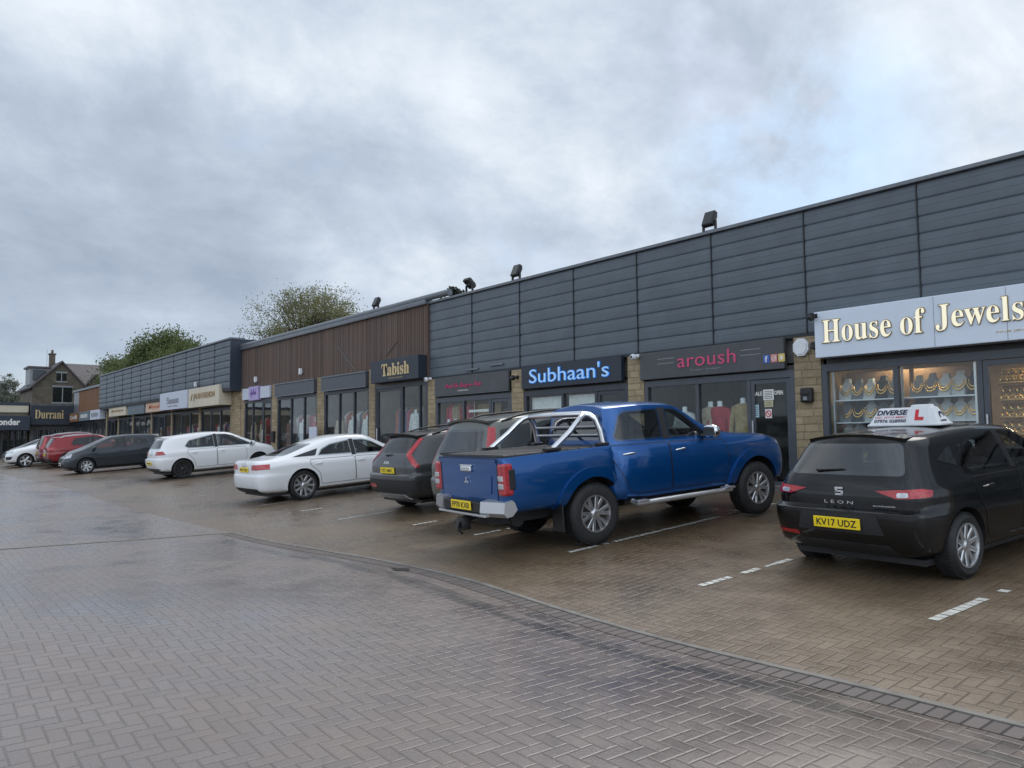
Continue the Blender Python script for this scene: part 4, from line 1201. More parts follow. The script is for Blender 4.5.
# --- dark slate people carrier, nose out
MPV = auto(HATCH, wb=2.66, ro=.72, fo=.84, H=1.55, W=.89, paint=M['p_slate'], wheel='seven', rim=M['alloy'], belt_r=1.04, belt_f=.98, roof_r=(-.40, 1.48), peak=1.0, ws_top=1.75, cowl=(2.72, 1.04), nose_z=.82, win_top=1.42, win_top_r=1.36,
    headlights=[[(.42, .66), (.82, .70), (.80, .88), (.62, .86)]], rear_window=[(-.62, 1.08), (.62, 1.08), (.52, 1.39), (-.52, 1.39)], wscreen=[(-.68, 1.08), (.68, 1.08), (.54, 1.43), (-.54, 1.43)], fplate=('MV58 OUB', .45))
P = dict(MPV)
loc, yw, sl = put(37.0, 9.8, .02, True)
make_car(P, 'parked_car', loc, yw, sl, 'dark slate people carrier parked nose-out beside the white hatchback with black wheels', 'car', 'cars parked nose-out from the shops')

# --- two red SUVs
P = auto(SUV, paint=M['p_red'], H=1.62, belt_r=1.08, belt_f=1.03, roof_r=(-.58, 1.55), win_top=1.49, win_top_r=1.45, corner_lamps=[], tail_lights=[([(.50, .92), (.86, .92), (.86, 1.04), (.56, 1.04)], M['redb'])], side_lamp=[([(-.80, .94), (-.5, .98), (-.78, 1.04)], M['redb'])],
    rear_window=[(-.66, 1.11), (.66, 1.11), (.57, 1.46), (-.57, 1.46)],  rails=(-.3, 1.4), rail_mat=M['steel'], plate=('YF66 DKE', .70), spoiler=(-.64, -.35, .56, 1.56), wscreen=[(-.66, 1.12), (.66, 1.12), (.55, 1.50), (-.55, 1.50)])
loc, yw, sl = put(45.0, 7.9, .0)
make_car(P, 'parked_car', loc, yw, sl, 'bright red SUV with silver roof rails, just beyond the slate people carrier', 'car', 'cars parked nose-in to the shops')
P = auto(SUV, paint=M['p_maroon'], H=1.74,  win_top=1.60, plate=('NA15 ULT', .75), rail_mat=M['steel'], roof_r=(-.62, 1.66),
    rear_window=[(-.66, 1.13), (.66, 1.13), (.58, 1.55), (-.58, 1.55)])
loc, yw, sl = put(47.4, 7.9, .0)
make_car(P, 'parked_car', loc, yw, sl, 'taller maroon SUV standing behind the bright red SUV', 'car', 'cars parked nose-in to the shops')

# --- white SUV and dark hatchback, nose out
P = auto(SUV, paint=M['p_white'], wb=2.80, H=1.66, wheel='star', rim=M['alloy'], R=.36, rails=(-.2, 1.5), rail_mat=M['steel'], plate=('OE68 HKD', .78), fplate=('OE68 HKD', .50),
    front=[('grille', [(-.42, .55), (.42, .55), (.46, .86), (-.46, .86)], M['black'], .006), ('air_intake', [(.54, .46), (.86, .46), (.84, .62), (.58, .62)], M['black'], .008), ('air_intake', [(-.54, .46), (-.86, .46), (-.84, .62), (-.58, .62)], M['black'], .008)], arch_trim=False)
loc, yw, sl = put(50.0, 9.5, .0, True)
make_car(P, 'parked_car', loc, yw, sl, 'white SUV parked nose-out on the far side of the two red SUVs', 'car', 'cars parked nose-out from the shops')
P = dict(MPV); P.update(paint=M['p_black'], H=1.52, wheel='ten')
P['fplate'] = None
loc, yw, sl = put(53.2, 9.6, .0, True)
make_car(P, 'parked_car', loc, yw, sl, 'black hatchback at the far end of the row, beyond the white SUV', 'car', 'cars parked nose-out from the shops')
# ------------------------------------------------------------------ ground, paving, kerb, markings
def sheet(name, s_vals, y_vals, dz, m, kind='structure', zfn=None):
    mb = MB(); vs = []; fs = []
    nx, ny = len(s_vals), len(y_vals)
    zfn = zfn or zg
    for s in s_vals:
        for y in y_vals: vs.append((-s, y, zfn(s, y) + dz))
    for i in range(nx - 1):
        for j in range(ny - 1):
            a = i * ny + j
            fs.append((a, a + ny, a + ny + 1, a + 1))
    mb.add(vs, fs, 0, True)
    o = mb.build(name, m, None, fix=False)
    for p in o.data.polygons:
        pass
    o['kind'] = kind
    me = o.data
    if me.polygons[0].normal.z < 0: me.flip_normals()
    return o
def fr(a, b, n): return [a + (b - a) * i / n for i in range(n + 1)]
SS = fr(-40, 0, 8) + fr(0, 40, 80)[1:] + fr(40, 130, 20)[1:]
sheet('ground', [-600, -200, -60] + SS + [200, 400, 900], [-700, -200, -60, -20, 0, 4, YG] + fr(YG, KERB, 8)[1:] + [40, 80, 140, 300, 900], -.03, M['ground'])
sheet('road', [s for s in SS if s <= 13.5], fr(-40, -8, 4) + fr(-8, YG - .22, 14)[1:], 0.0, M['road'])
sheet('road', [s for s in SS if s >= 13.5], fr(-40, -8, 4) + fr(-8, YG - .02, 14)[1:], 0.0, M['road'])
sheet('parking_bay_paving', SS[:-20] + fr(40, 70, 6)[1:], fr(YG - .02, KERB, 10), 0.0, M['bay'])
sheet('gutter_course', [s for s in SS if s <= 13.6], [YG - .22, YG - .12, YG - .02], .003, M['setts'])
e = MB(); n = 0
for i in range(len(SS)):
    pass
def strip(name, pts, hw, dz, h, m):
    """raised strip along (s, y) points"""
    mb = MB(); vs = []; fs = []
    for i, (s, y) in enumerate(pts):
        a = Vector(pts[max(0, i - 1)]); b = Vector(pts[min(len(pts) - 1, i + 1)])
        t = (b - a).normalized(); nn = Vector((-t.y, t.x)) * hw
        z = zg(s, y) + dz
        for sg in (1, -1):
            vs.append((-(s + sg * nn.x), y + sg * nn.y, z + h)); vs.append((-(s + sg * nn.x), y + sg * nn.y, z - .03))
    for i in range(len(pts) - 1):
        a = 4 * i; b = a + 4
        fs += [(a, a + 2, b + 2, b), (a + 2, a + 3, b + 3, b + 2), (a + 1, a, b, b + 1)]
    mb.add(vs, fs)
    o = mb.build(name, m, None); o['kind'] = 'structure'
    return o
strip('channel_edging', [(s, YG + .0 + .012 * math.sin(s * 1.3) + .008 * math.sin(s * 3.1)) for s in fr(-6, 13.6, 60)], .032, .0, .012, M['concrete'])
strip('cross_edging', [(13.6 + .13 * t, YG - t) for t in fr(0, 12, 24)], .045, .002, .006, M['concrete'])
# footway and its kerb
fz = lambda s, y: zg(s, KERB) + .09
sheet('footway', SS[:-20] + fr(40, 72, 6)[1:], [KERB + .12, 12.7, 13.5], 0.0, M['slab'], zfn=fz)
mb = MB(); k = -8.0
while k < 70:
    z = zg(k + .45, KERB); b0 = z
    vs = []
    for s in (k, k + .905):
        zz = zg(s, KERB)
        vs += [(-s, KERB, zz - .1), (-s, KERB + .015, zz + .095), (-s, KERB + .125, zz + .095), (-s, KERB + .125, zz - .1)]
    mb.add(vs, [(0, 1, 5, 4), (1, 2, 6, 5), (2, 3, 7, 6), (0, 3, 2, 1), (4, 5, 6, 7)])
    k += .915
o = mb.build('kerb', M['concrete'], None); o['kind'] = 'structure'
# bay lines: worn, drawn block by block
rng = random.Random(5)
def bayline(s, y0, y1, dx, spans, w=.05, faint=.12):
    """worn paint: only the blocks inside spans kept most of it"""
    mb = MB(); y = y0; L = .1
    while y < y1:
        t = (y - y0)
        inn = any(a <= y <= b for a, b in spans)
        wear = noise.noise((s * 3.1, y * 2.3, 0)) * .5 + .5
        if (inn and wear > .30 and rng.random() < .93) or (not inn and wear < faint * 2.6 and rng.random() < .7):
            a = w * rng.uniform(.7, 1.0) * (1 if inn else .6); b = w * rng.uniform(.7, 1.0) * (1 if inn else .6)
            s0 = s + dx * t
            l = L * rng.uniform(.80, 1.0)
            vs = [(-(s0 - a), y, zg(s0, y) + .004), (-(s0 + b), y + rng.uniform(0, .012), zg(s0, y) + .004), (-(s0 + b + dx * l), y + l, zg(s0, y + l) + .004), (-(s0 - a + dx * l), y + l - rng.uniform(0, .012), zg(s0, y + l) + .004)]
            mb.add(vs, [(3, 2, 1, 0)])
        y += L
    if mb.v:
        o = mb.build('bay_line', M['line'], None); o['kind'] = 'structure'
bayline(6.85, 6.62, 12.2, .0, [(6.6, 12.2)], .045)
bayline(4.84, 6.5, 11.8, -.05, [(6.5, 6.95), (7.1, 7.5), (7.7, 8.0)])
bayline(2.72, 6.6, 11.8, -.10, [(6.6, 7.55), (7.7, 7.9), (8.6, 8.8)])
for s, sp in ((.6, [(6.8, 7.6)]), (9.0, [(6.7, 7.6)]), (11.1, [(6.9, 7.5)]), (13.2, [(6.75, 7.9), (8.5, 9.2)]), (15.25, [(6.9, 7.4)]), (17.35, [(6.8, 7.7)]), (21.6, [(6.8, 7.5)]), (23.8, []), (26.0, [(7, 7.6)]), (30.6, [])):
    bayline(s, 6.6, 11.6, 0, sp, .045, .10)
# damp stains in the gutter, each its own irregular outline
def blot(name, s, y, a, b, seed, dz=.0045, m='stain'):
    mb = MB(); vs = []; n = 40
    for k in range(n):
        an = 2 * PI * k / n
        r = 1 + .55 * noise.noise((math.cos(an) * 1.6 + seed, math.sin(an) * 1.6, seed * 2.3)) + .25 * noise.noise((math.cos(an) * 5 + seed, math.sin(an) * 5, 1))
        ss, yy = s + a * r * math.cos(an), y + b * r * math.sin(an)
        vs.append((-ss, yy, zg(ss, yy) + dz))
    mb.add(vs, [list(range(n))])
    o = mb.build(name, M[m], None)
    if o.data.polygons[0].normal.z < 0: o.data.flip_normals()
    o['kind'] = 'structure'
blot('puddle', 7.72, 4.78, .16, .07, 2.3)

# ------------------------------------------------------------------ the shops
FY = 13.0
def clad(mb, s0, s1, z0, z1, y, ribs, depth=.020, seg=7):
    vs = []; fs = []; prof = []
    rh = (z1 - z0) / ribs
    for r in range(ribs):
        for t, k in ((0, 0.0), (.045, .55), (.10, .80), (.30, 1.0), (.50, .96), (.54, .80), (.58, .93), (.80, .72), (.93, .50), (.965, 0.0)):
            prof.append((y - depth * k, z0 + rh * (r + t)))
    prof.append((y, z1))
    n = len(prof)
    for s in (s0, s1):
        for p in prof: vs.append((-s, p[0], p[1]))
    for i in range(n - 1): fs.append((i, i + 1, n + i + 1, n + i))
    mb.add(vs, fs, 0, True)

def pane_box(name, sa, sb, z0, z1, y, parent, m='pane'):
    mb = MB(); mb.box(-sa, -sb, y, y + .008, z0, z1)
    return mb.build(name, M[m], parent)

def unit(bld, sa, sb, zb, zh, splits, door, fm='frame', sill=.12, inner='inwall', depth=3.2, handle_side=1, pane='pane', transom=None, dark=False, back=None):
    """one shop front between stone pillars sa < sb; splits are the pane boundaries in order of s"""
    f = MB(); y0, y1 = FY - .02, FY + .09
    f.box(-sa, -(sa + .10), y0, y1, zb, zh); f.box(-(sb - .10), -sb, y0, y1, zb, zh)
    f.box(-(sa + .10), -(sb - .10), y0, y1, zh - .13, zh)
    cuts = [sa + .10] + list(splits) + [sb - .10]
    for c in splits: f.box(-(c - .04), -(c + .04), y0 + .01, y1 - .01, zb, zh - .13)
    for i in range(len(cuts) - 1):
        a = cuts[i] + (.04 if i else 0); b = cuts[i + 1] - (.04 if i < len(cuts) - 2 else 0)
        if i != door: f.box(-a, -b, y0 + .012, y1 - .012, zb, zb + sill)
    sf = f.build('shop_front', M[fm], bld)
    for i in range(len(cuts) - 1):
        a = cuts[i] + (.04 if i else 0); b = cuts[i + 1] - (.04 if i < len(cuts) - 2 else 0)
        if i != door:
            pane_box('window_pane', a, b, zb + sill, zh - .13, FY + .03, sf, pane)
        else:
            d = MB()
            for u0, u1, v0, v1 in ((a + .005, a + .085, zb + .01, zh - .14), (b - .085, b - .005, zb + .01, zh - .14), (a + .085, b - .085, zh - .22, zh - .14), (a + .085, b - .085, zb + .01, zb + .16)):
                d.box(-u0, -u1, FY + .0, FY + .055, v0, v1)
            do = d.build('door', M[fm], bld)
            pane_box('door_pane', a + .085, b - .085, zb + .16, zh - .22, FY + .025, do, pane)
            h = MB(); hx = b - .045 if handle_side > 0 else a + .045
            h.tube([(-hx, FY - .04, zb + .8), (-hx, FY - .04, zb + 1.3)], .014, 8)
            for zz in (zb + .83, zb + 1.27): h.tube([(-hx, FY - .04, zz), (-hx, FY + .005, zz)], .01, 6)
            h.build('handle', M['steel'], do)
    r = MB(); t = .04
    r.box(-sa, -sb, FY + depth, FY + depth + t, zb, zh + .5, 0)
    r.box(-(sa - .0), -(sa + t), FY + .1, FY + depth, zb, zh + .5, 0); r.box(-(sb - t), -sb, FY + .1, FY + depth, zb, zh + .5, 0)
    r.box(-(sa + t), -(sb - t), FY + .1, FY + depth, zh + .1, zh + .1 + t, 1)
    r.box(-sa, -sb, FY + .08, FY + depth, zb - .06, zb - .005, 2)
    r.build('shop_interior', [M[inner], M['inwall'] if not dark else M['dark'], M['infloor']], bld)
    st = MB(); st.box(-sa, -sb, FY - .25, FY + .1, zb - .25, zb - .008); st.build('threshold', M['slab'], bld)
    return sf

def fascia(name, s0, s1, z0, z1, y0, y1, m, label, cat='shop sign', tilt=0.0, group=None, rim=None):
    th = thing(name, W((s0 + s1) / 2, y1, z0), label, cat, group)
    mb = MB(); mb.box(-s0, -s1, y0, y1, z0, z1, b=.012)
    mb.build('panel', m, th)
    return th

def ltr(th, text, s_left, s_right, z0, z1, y, m, depth=.02, **kw):
    mb = MB()
    text_fit(mb, text, -s_left, -s_right, z0, z1, lambda u, v, d: Vector((u, y - d, v)), depth, **kw)
    return mb.build('lettering', m, th)

M['warmwall'] = pbr('warm_interior_wall', (.42, .28, .14), .6)
# ---- near block -------------------------------------------------------------
NB0, NB1 = -2.2, 19.45
near = thing('retail_block', W(8.6, FY, .5), 'near single-storey shop terrace clad in ribbed grey metal panels', 'building')
BZ, HZ, CB, RT = .60, 2.81, 3.45, 5.74
w = MB()
pill = [(-2.2, -1.75), (2.35, 2.85), (6.93, 7.44), (11.0, 11.46), (15.03, 15.5), (19.05, 19.45)]
for a, b in pill: MB().box(-a, -b, FY - .03, FY + .35, .05, CB - .06).build('stone_pillar', M['stone'], near)
w = MB(); w.box(-NB0, -NB1, FY + .12, FY + .3, CB - .05, RT - .05); w.box(-NB0, -NB1, FY + 11.7, FY + 12, 0, RT - .05); w.box(-NB0, -(NB0 + .2), FY + .31, FY + 11.7, 0, RT - .05)
for a, b in zip(pill, pill[1:]): w.box(-a[1], -b[0], FY + .1, FY + .24, HZ + .002, CB - .052)
w.build('wall', M['dark'], near)
r = MB(); r.box(-NB0, -NB1, FY + .3, FY + 12, RT - .3, RT - .2); r.build('roof', M['roof'], near)
J = [NB0 + .0, -.86, 1.16, 3.18, 5.21, 7.20, 9.22, 11.2, 13.21, 15.23, 17.31, NB1]
c = MB()
for a, b in zip(J, J[1:]): clad(c, a + .012, b - .012, CB, RT - .02, FY + .06, 8)
c.build('cladding', M['clad'], near, sharp=12)
c = MB()
for j in J[1:-1]: c.box(-(j - .010), -(j + .010), FY + .022, FY + .1, CB - .01, RT - .01)
c.box(-NB0, -NB1, FY + .005, FY + .11, CB - .055, CB - .003)
c.build('joint_strip', M['cladjoint'], near)
c = MB(); c.box(-NB0, -NB1, FY - .02, FY + .42, RT - .02, RT + .05, b=.008); c.build('parapet_cap', M['flash'], near)
c = MB(); 
for s0, zz in ((15.9, 3.58), (17.0, 3.53)): c.box(-s0, -(s0 + .55), FY - .015, FY + .02, zz, zz + .05, b=.006)
c.build('bent_flashing', M['flash'], near)

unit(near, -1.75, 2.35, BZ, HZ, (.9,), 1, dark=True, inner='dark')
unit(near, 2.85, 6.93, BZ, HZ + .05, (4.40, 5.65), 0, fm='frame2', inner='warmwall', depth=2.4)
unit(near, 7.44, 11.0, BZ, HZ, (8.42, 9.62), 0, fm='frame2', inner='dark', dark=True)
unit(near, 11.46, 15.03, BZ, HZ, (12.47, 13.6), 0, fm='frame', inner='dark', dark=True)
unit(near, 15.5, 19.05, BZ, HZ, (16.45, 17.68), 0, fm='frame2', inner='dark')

M['signpale'] = pbr('pale_grey_blue_sign_board', (.68, .74, .82), .45, var=.05, scale=1)
M['goldlit'] = pbr('lit_cream_letters', (.86, .80, .58), .4, var=.05, emit=(1.0, .9, .66), es=.18)
M['goldedge'] = pbr('dark_gold_edge', (.22, .15, .05), .4, .4)
M['signgrey'] = pbr('charcoal_sign_board', (.07, .072, .078), .5, var=.15, scale=1.5)
M['signnavy'] = pbr('navy_sign_board', (.02, .027, .04), .45, var=.15, scale=1.5)
M['pinklet'] = pbr('pink_letters', (.62, .07, .17), .4, var=.08)
M['pinkdull'] = pbr('dull_pink_letters', (.5, .05, .14), .5, var=.1)
M['greylet'] = pbr('grey_letters', (.25, .26, .27), .5)
M['bluelit'] = pbr('lit_blue_letters', (.38, .60, .85), .35, emit=(.35, .6, .95), es=.10)
M['bluedge'] = pbr('blue_letter_edge', (.02, .16, .5), .4, emit=(.02, .2, .7), es=.2)
M['cream'] = pbr('cream_sign_board', (.62, .55, .42), .5, var=.06, scale=1)
M['tan'] = pbr('tan_letters', (.3, .2, .1), .5)
M['offwhite'] = pbr('white_letters', (.75, .74, .7), .45)
M['goldlet'] = pbr('gold_letters', (.6, .46, .24), .4, .2)
M['peach'] = pbr('peach_sign_board', (.62, .44, .32), .5)
M['orangelet'] = pbr('orange_letters', (.55, .2, .1), .5)
M['slatesign'] = pbr('slate_sign_board', (.13, .17, .2), .5)
M['lilac'] = pbr('lilac_sign_board', (.42, .34, .58), .5)
M['lilaclet'] = pbr('purple_letters', (.2, .1, .35), .5)
M['palesign'] = pbr('white_sign_board', (.55, .58, .66), .5, var=.05)

SERIF = str.maketrans({**{chr(65 + i): chr(0x1D400 + i) for i in range(26)}, **{chr(97 + i): chr(0x1D41A + i) for i in range(26)}})
SCRIPT = str.maketrans({**{chr(65 + i): chr(0x1D4D0 + i) for i in range(26)}, **{chr(97 + i): chr(0x1D4EA + i) for i in range(26)}})

t = fascia('shop_sign', 2.62, 6.88, 2.955, 3.765, 12.70, 12.98, M['signpale'], 'pale grey-blue jewellers sign board with raised cream serif letters')
for a, b, txt, z0, z1 in ((6.72, 5.03, 'House of', 3.20, 3.60), (4.87, 3.68, 'Jewels', 3.20, 3.605)):
    tx = txt.translate(SERIF)
    ltr(t, tx, a + .012, b - .012, z0 - .012, z1 + .012, 12.70, M['goldedge'], .020, weight=.010)
    ltr(t, tx, a, b, z0, z1, 12.679, M['goldlit'], .008, weight=-.006)
ltr(t, 'FINE JEWELLERY', 4.05, 3.3, 3.075, 3.11, 12.70, M['goldlet'], .006)
c = MB()
for s0 in (4.9, 3.9): c.box(-(s0 - .003), -(s0 + .003), 12.697, 12.71, 2.97, 3.75)
c.build('board_joint', M['greylet'], t)

t = fascia('shop_sign', 7.60, 11.05, 2.84, 3.42, FY - .10, FY - .0, M['signgrey'], 'charcoal boutique sign board with pink lower-case lettering')
ltr(t, 'aroush', 10.02, 8.62, 3.035, 3.32, FY - .10, M['pinklet'], .015, weight=.0, spacing=1.05)
ltr(t, 'Designer Boutique', 9.7, 8.98, 2.935, 2.985, FY - .10, M['greylet'], .006)
c = MB()
for a, b in ((10.55, 10.12), (8.52, 8.08)):
    for z in (3.15, 3.25): c.box(-a, -b, FY - .104, FY - .098, z, z + .014)
c.build('rule_line', M['greylet'], t)
for k, (mname, colr) in enumerate((('icon_blue', (.05, .12, .45)), ('icon_pink', (.68, .25, .22)), ('icon_yellow', (.7, .5, .14)))):
    M[mname] = pbr(mname.split('_')[1] + '_icon_tile', colr, .45, var=.05)
    s0 = 8.02 - .155 * k
    c = MB(); c.box(-s0, -(s0 - .13), FY - .108, FY - .1, 2.97, 3.12, b=.003)
    q = c.build('icon_tile', M[mname], t)
    c = MB()
    if k == 0:
        text_fit(c, 'f', -(s0 - .035), -(s0 - .09), 2.985, 3.10, lambda u, v, d: Vector((u, FY - .108 - d, v)), .003, weight=.02)
    elif k == 1:
        for r0 in (.045, .02):
            ring = [(-(s0 - .065) + r0 * math.cos(2 * PI * j / 16), FY - .11, 3.045 + r0 * math.sin(2 * PI * j / 16)) for j in range(17)]
            c.tube(ring, .006, 5, cap=False)
    else:
        c.box(-(s0 - .04), -(s0 - .09), FY - .112, FY - .108, 3.01, 3.08, b=.002)
    c.build('icon_mark', M['offwhite'], q)

t = fascia('shop_sign', 11.58, 15.0, 2.86, 3.43, FY - .12, FY - .0, M['signnavy'], 'navy sign board with large glowing light-blue lettering above the blue pickup')
ltr(t, "Subhaan's", 14.68, 11.92, 2.98, 3.36, FY - .12, M['bluedge'], .02, weight=.012)
ltr(t, "Subhaan's", 14.665, 11.935, 2.995, 3.345, FY - .14, M['bluelit'], .012, weight=-.006)

t = fascia('shop_sign', 15.58, 19.02, 2.88, 3.40, FY - .08, FY - .0, M['signgrey'], 'charcoal sign board with small dull pink lettering above the dark grey crossover')
ltr(t, 'Rach The Designer Shop'.translate(SCRIPT), 18.45, 16.75, 3.03, 3.20, FY - .08, M['pinkdull'], .01, weight=.012)
ltr(t, 'COLLECTION', 17.85, 17.35, 2.965, 3.0, FY - .08, M['offwhite'], .006, weight=.01)
c = MB(); c.box(-15.58, -19.02, FY - .085, FY - .0, 2.862, 2.878); c.build('trim_strip', M['flash'], t)

# ---- timber block -----------------------------------------------------------
TB0, TB1 = 19.45, 34.6
mid = thing('retail_block', W(27, FY, .8), 'middle shop terrace faced with dark brown vertical timber boards', 'building')
BZ2, HZ2 = .78, 3.40
w = MB()
pill2 = [(22.62, 23.02), (26.35, 26.95), (30.6, 31.15), (34.2, 34.6)]
for a, b in pill2: MB().box(-a, -b, FY - .03, FY + .35, .1, 3.96).build('stone_pillar', M['stone'], mid)
w = MB(); w.box(-TB0 - .02, -TB1, FY + .2, FY + .3, 3.5, RT); w.box(-TB0 - .02, -TB1, FY + 11.7, FY + 12, 0, RT); w.build('wall', M['dark'], mid)
w = MB()
s = TB0 + .01
while s < TB1 - .02:
    s2 = min(s + .11, TB1)
    w.box(-s, -(s2 - .006), FY - .02 - .008 * rng.random(), FY + .06, 3.40 if s < 22.6 else 3.84 + .01 * rng.random(), RT - .02)
    s = s2
w.build('timber_boarding', M['timber'], mid)
w = MB(); w.box(-TB0 - .02, -TB1, FY + .3, FY + 12, RT - .3, RT - .2); w.build('roof', M['roof'], mid)
w = MB(); w.box(-TB0 - .02, -TB1, FY - .12, FY + .3, RT - .03, RT + .12, b=.02)
w.tube([W(18.3, FY - .02, RT + .17), W(TB1, FY - .02, RT + .17)], .10, 12)
w.build('roof_gutter', M['flash'], mid)
w = MB()
for pts in ([W(25.3, FY - .045, 5.0), W(24.6, FY - .045, 4.5), W(23.9, FY - .045, 3.98)], [W(21.2, FY - .045, 4.75), W(21.9, FY - .045, 4.35)]): w.tube(pts, .012, 6)
w.build('slack_cable', M['flash'], mid)
unit(mid, 19.47, 22.62, BZ2 - .1, HZ2, (19.95, 20.95), 2, fm='frame', inner='dark', dark=True)
unit(mid, 23.02, 26.35, BZ2, HZ2, (24.1, 25.2), None, fm='frame', inner='dark')
unit(mid, 26.95, 30.6, BZ2, HZ2, (28.1, 29.3), None, fm='frame', inner='dark')
unit(mid, 31.15, 34.2, BZ2, HZ2, (32.2, 33.3), 0, fm='frame', inner='dark')
for a, b in ((23.02, 26.35), (26.95, 30.6)):
    w = MB(); w.box(-a, -b, FY - .16, FY + .1, HZ2 + .01, 3.88, b=.01); w.build('shutter_box', M['frame2'], mid)
    w = MB(); w.box(-a + .02, -b - .02, FY - .19, FY + .1, 3.885, 3.93); w.box(-a, -b, FY - .165, FY - .15, HZ2 - .01, HZ2 + .02); w.build('box_capping', M['flash'], mid)
t = fascia('shop_sign', 19.5, 22.35, 3.44, 4.16, FY - .35, FY - .025, M['signnavy'], 'black sign board with gold serif lettering on the dark timber terrace')
ltr(t, 'Tabish'.translate(SERIF), 21.62, 19.98, 3.62, 4.02, FY - .35, M['goldlet'], .02, weight=.01)
ltr(t, 'WEDDING COLLECTION', 21.2, 20.4, 3.53, 3.565, FY - .35, M['goldlet'], .006)
t = thing('shop_sign', W(32.6, FY, 3.4), 'lilac centre panel with two white side panels at the far end of the timber terrace', 'shop sign')
for a, b, z0, z1, m_, y in ((31.2, 32.15, 3.42, 3.92, 'palesign', .14), (32.3, 33.35, 3.36, 3.97, 'lilac', .18), (33.4, 34.2, 3.42, 3.92, 'palesign', .14)):
    c = MB(); c.box(-a, -b, FY - y, FY - .03, z0, z1, b=.01); c.build('panel', M[m_], t)
ltr(t, 'MyLash'.translate(SCRIPT), 33.15, 32.5, 3.5, 3.85, FY - .18, M['lilaclet'], .01, weight=.01)

# ---- far grey block ---------------------------------------------------------
FB0, FB1, FF = 34.6, 60.2, 12.46
far = thing('retail_block', W(47, FY, .8), 'far shop terrace clad in blue-grey ribbed panels with a navy end', 'building')
RT3, CB3 = 6.24, 3.98
w = MB()
for a, b in ((34.62, 35.9), (40.05, 40.35), (44.75, 45.05), (48.7, 49.0), (52.9, 53.2), (56.6, 56.9), (59.9, 60.2)): MB().box(-a, -b, FY - .05, FY + .35, .1, CB3 - .11).build('stone_pillar', M['stone'], far)
w = MB(); w.box(-FB0 - .05, -FB1, FY - .2, FY + .3, CB3 - .05, RT3 - .03); w.box(-FB0 - .05, -FB1, FY + 11.7, FY + 12, 0, RT3 - .05); w.build('wall', M['dark'], far)
w = MB(); w.box(-FB0, -(FB0 + .05), FF - .02, FY + 11, CB3 - .12, RT3); w.build('end_panel', M['navy'], far)
c = MB(); j = FB0 + .05; JF = []
while j < FB1 - .5: JF.append(j); j += 2.13
JF.append(FB1)
for a, b in zip(JF, JF[1:]): clad(c, a + .012, b - .012, CB3, RT3 - .03, FF + .05, 7, depth=.034)
c.build('cladding', M['clad2'], far, sharp=12)
c = MB()
for j in JF[1:-1]: c.box(-(j - .010), -(j + .010), FF + .008, FF + .08, CB3, RT3 - .02)
c.build('joint_strip', M['cladjoint'], far)
c = MB(); c.box(-FB0 - .05, -FB1, FF + .05, FY, CB3 - .1, CB3 - .002); c.build('soffit', M['cladjoint'], far)
c = MB(); c.box(-(FB0 - .03), -FB1, FF - .04, FY + .1, RT3 - .03, RT3 + .05, b=.008); c.build('parapet_cap', M['flash'], far)
w = MB(); w.box(-FB0 - .05, -FB1, FY - .1, FY + 12, RT3 - .3, RT3 - .2); w.build('roof', M['roof'], far)
BZ3, HZ3 = .80, 3.22
for a, b, sp in ((35.9, 40.05, (37.3, 38.7)), (40.35, 44.75, (41.8, 43.3)), (45.05, 48.7, (46.3, 47.5)), (49.0, 52.9, (50.3, 51.6)), (53.2, 56.6, (54.3, 55.5)), (56.9, 59.9, (57.9, 58.9))):
    unit(far, a, b, BZ3, HZ3, sp, 1, fm='frame', inner='dark', depth=2.2)
for s0, s1, z0, z1, m_, y0, lab, txt, lm, wt in (
    (35.75, 40.1, 3.28, 4.22, 'cream', 12.35, 'cream sign board with tan lettering nearest the stone pillar of the far terrace', 'JALAN FASHION', 'tan', .02),
    (40.2, 44.85, 3.30, 4.22, 'palesign', 12.30, 'pale blue-white sign board with thin serif lettering next to the cream one', 'Sanam'.translate(SERIF), 'greylet', .0),
    (45.0, 48.8, 3.32, 3.92, 'peach', 12.6, 'peach sign board with orange lettering on the far terrace', 'Masala', 'orangelet', .02),
    (49.1, 52.9, 3.30, 3.90, 'slatesign', 12.6, 'slate-blue sign board between the peach and the beige ones', 'Textiles', 'greylet', .0),
    (53.2, 57.6, 3.32, 3.94, 'cream', 12.55, 'beige sign board at the farthest end of the blue-grey terrace', 'Boutique', 'tan', .0)):
    t = fascia('shop_sign', s0, s1, z0, z1, y0, FY - .052, M[m_], lab)
    a = s1 - (s1 - s0) * (.18 if m_ != 'palesign' else .28); b = s0 + (s1 - s0) * (.12 if m_ != 'palesign' else .28)
    ltr(t, txt, a, b, z0 + (z1 - z0) * .34, z1 - (z1 - z0) * .28, y0, M[lm], .02, weight=wt)
    if m_ == 'cream' and s0 < 40:
        c = MB(); c.prism([(0, 0), (.2, .1), (.28, .34), (.1, .26)], 0, .02, lambda u, v, d: Vector((-39.75 + u, 12.35 - d, 3.6 + v))); c.build('emblem', M['tan'], t)
    if m_ == 'palesign':
        ltr(t, 'designer clothing', 43.4, 41.7, 3.42, 3.52, y0, M['greylet'], .01)

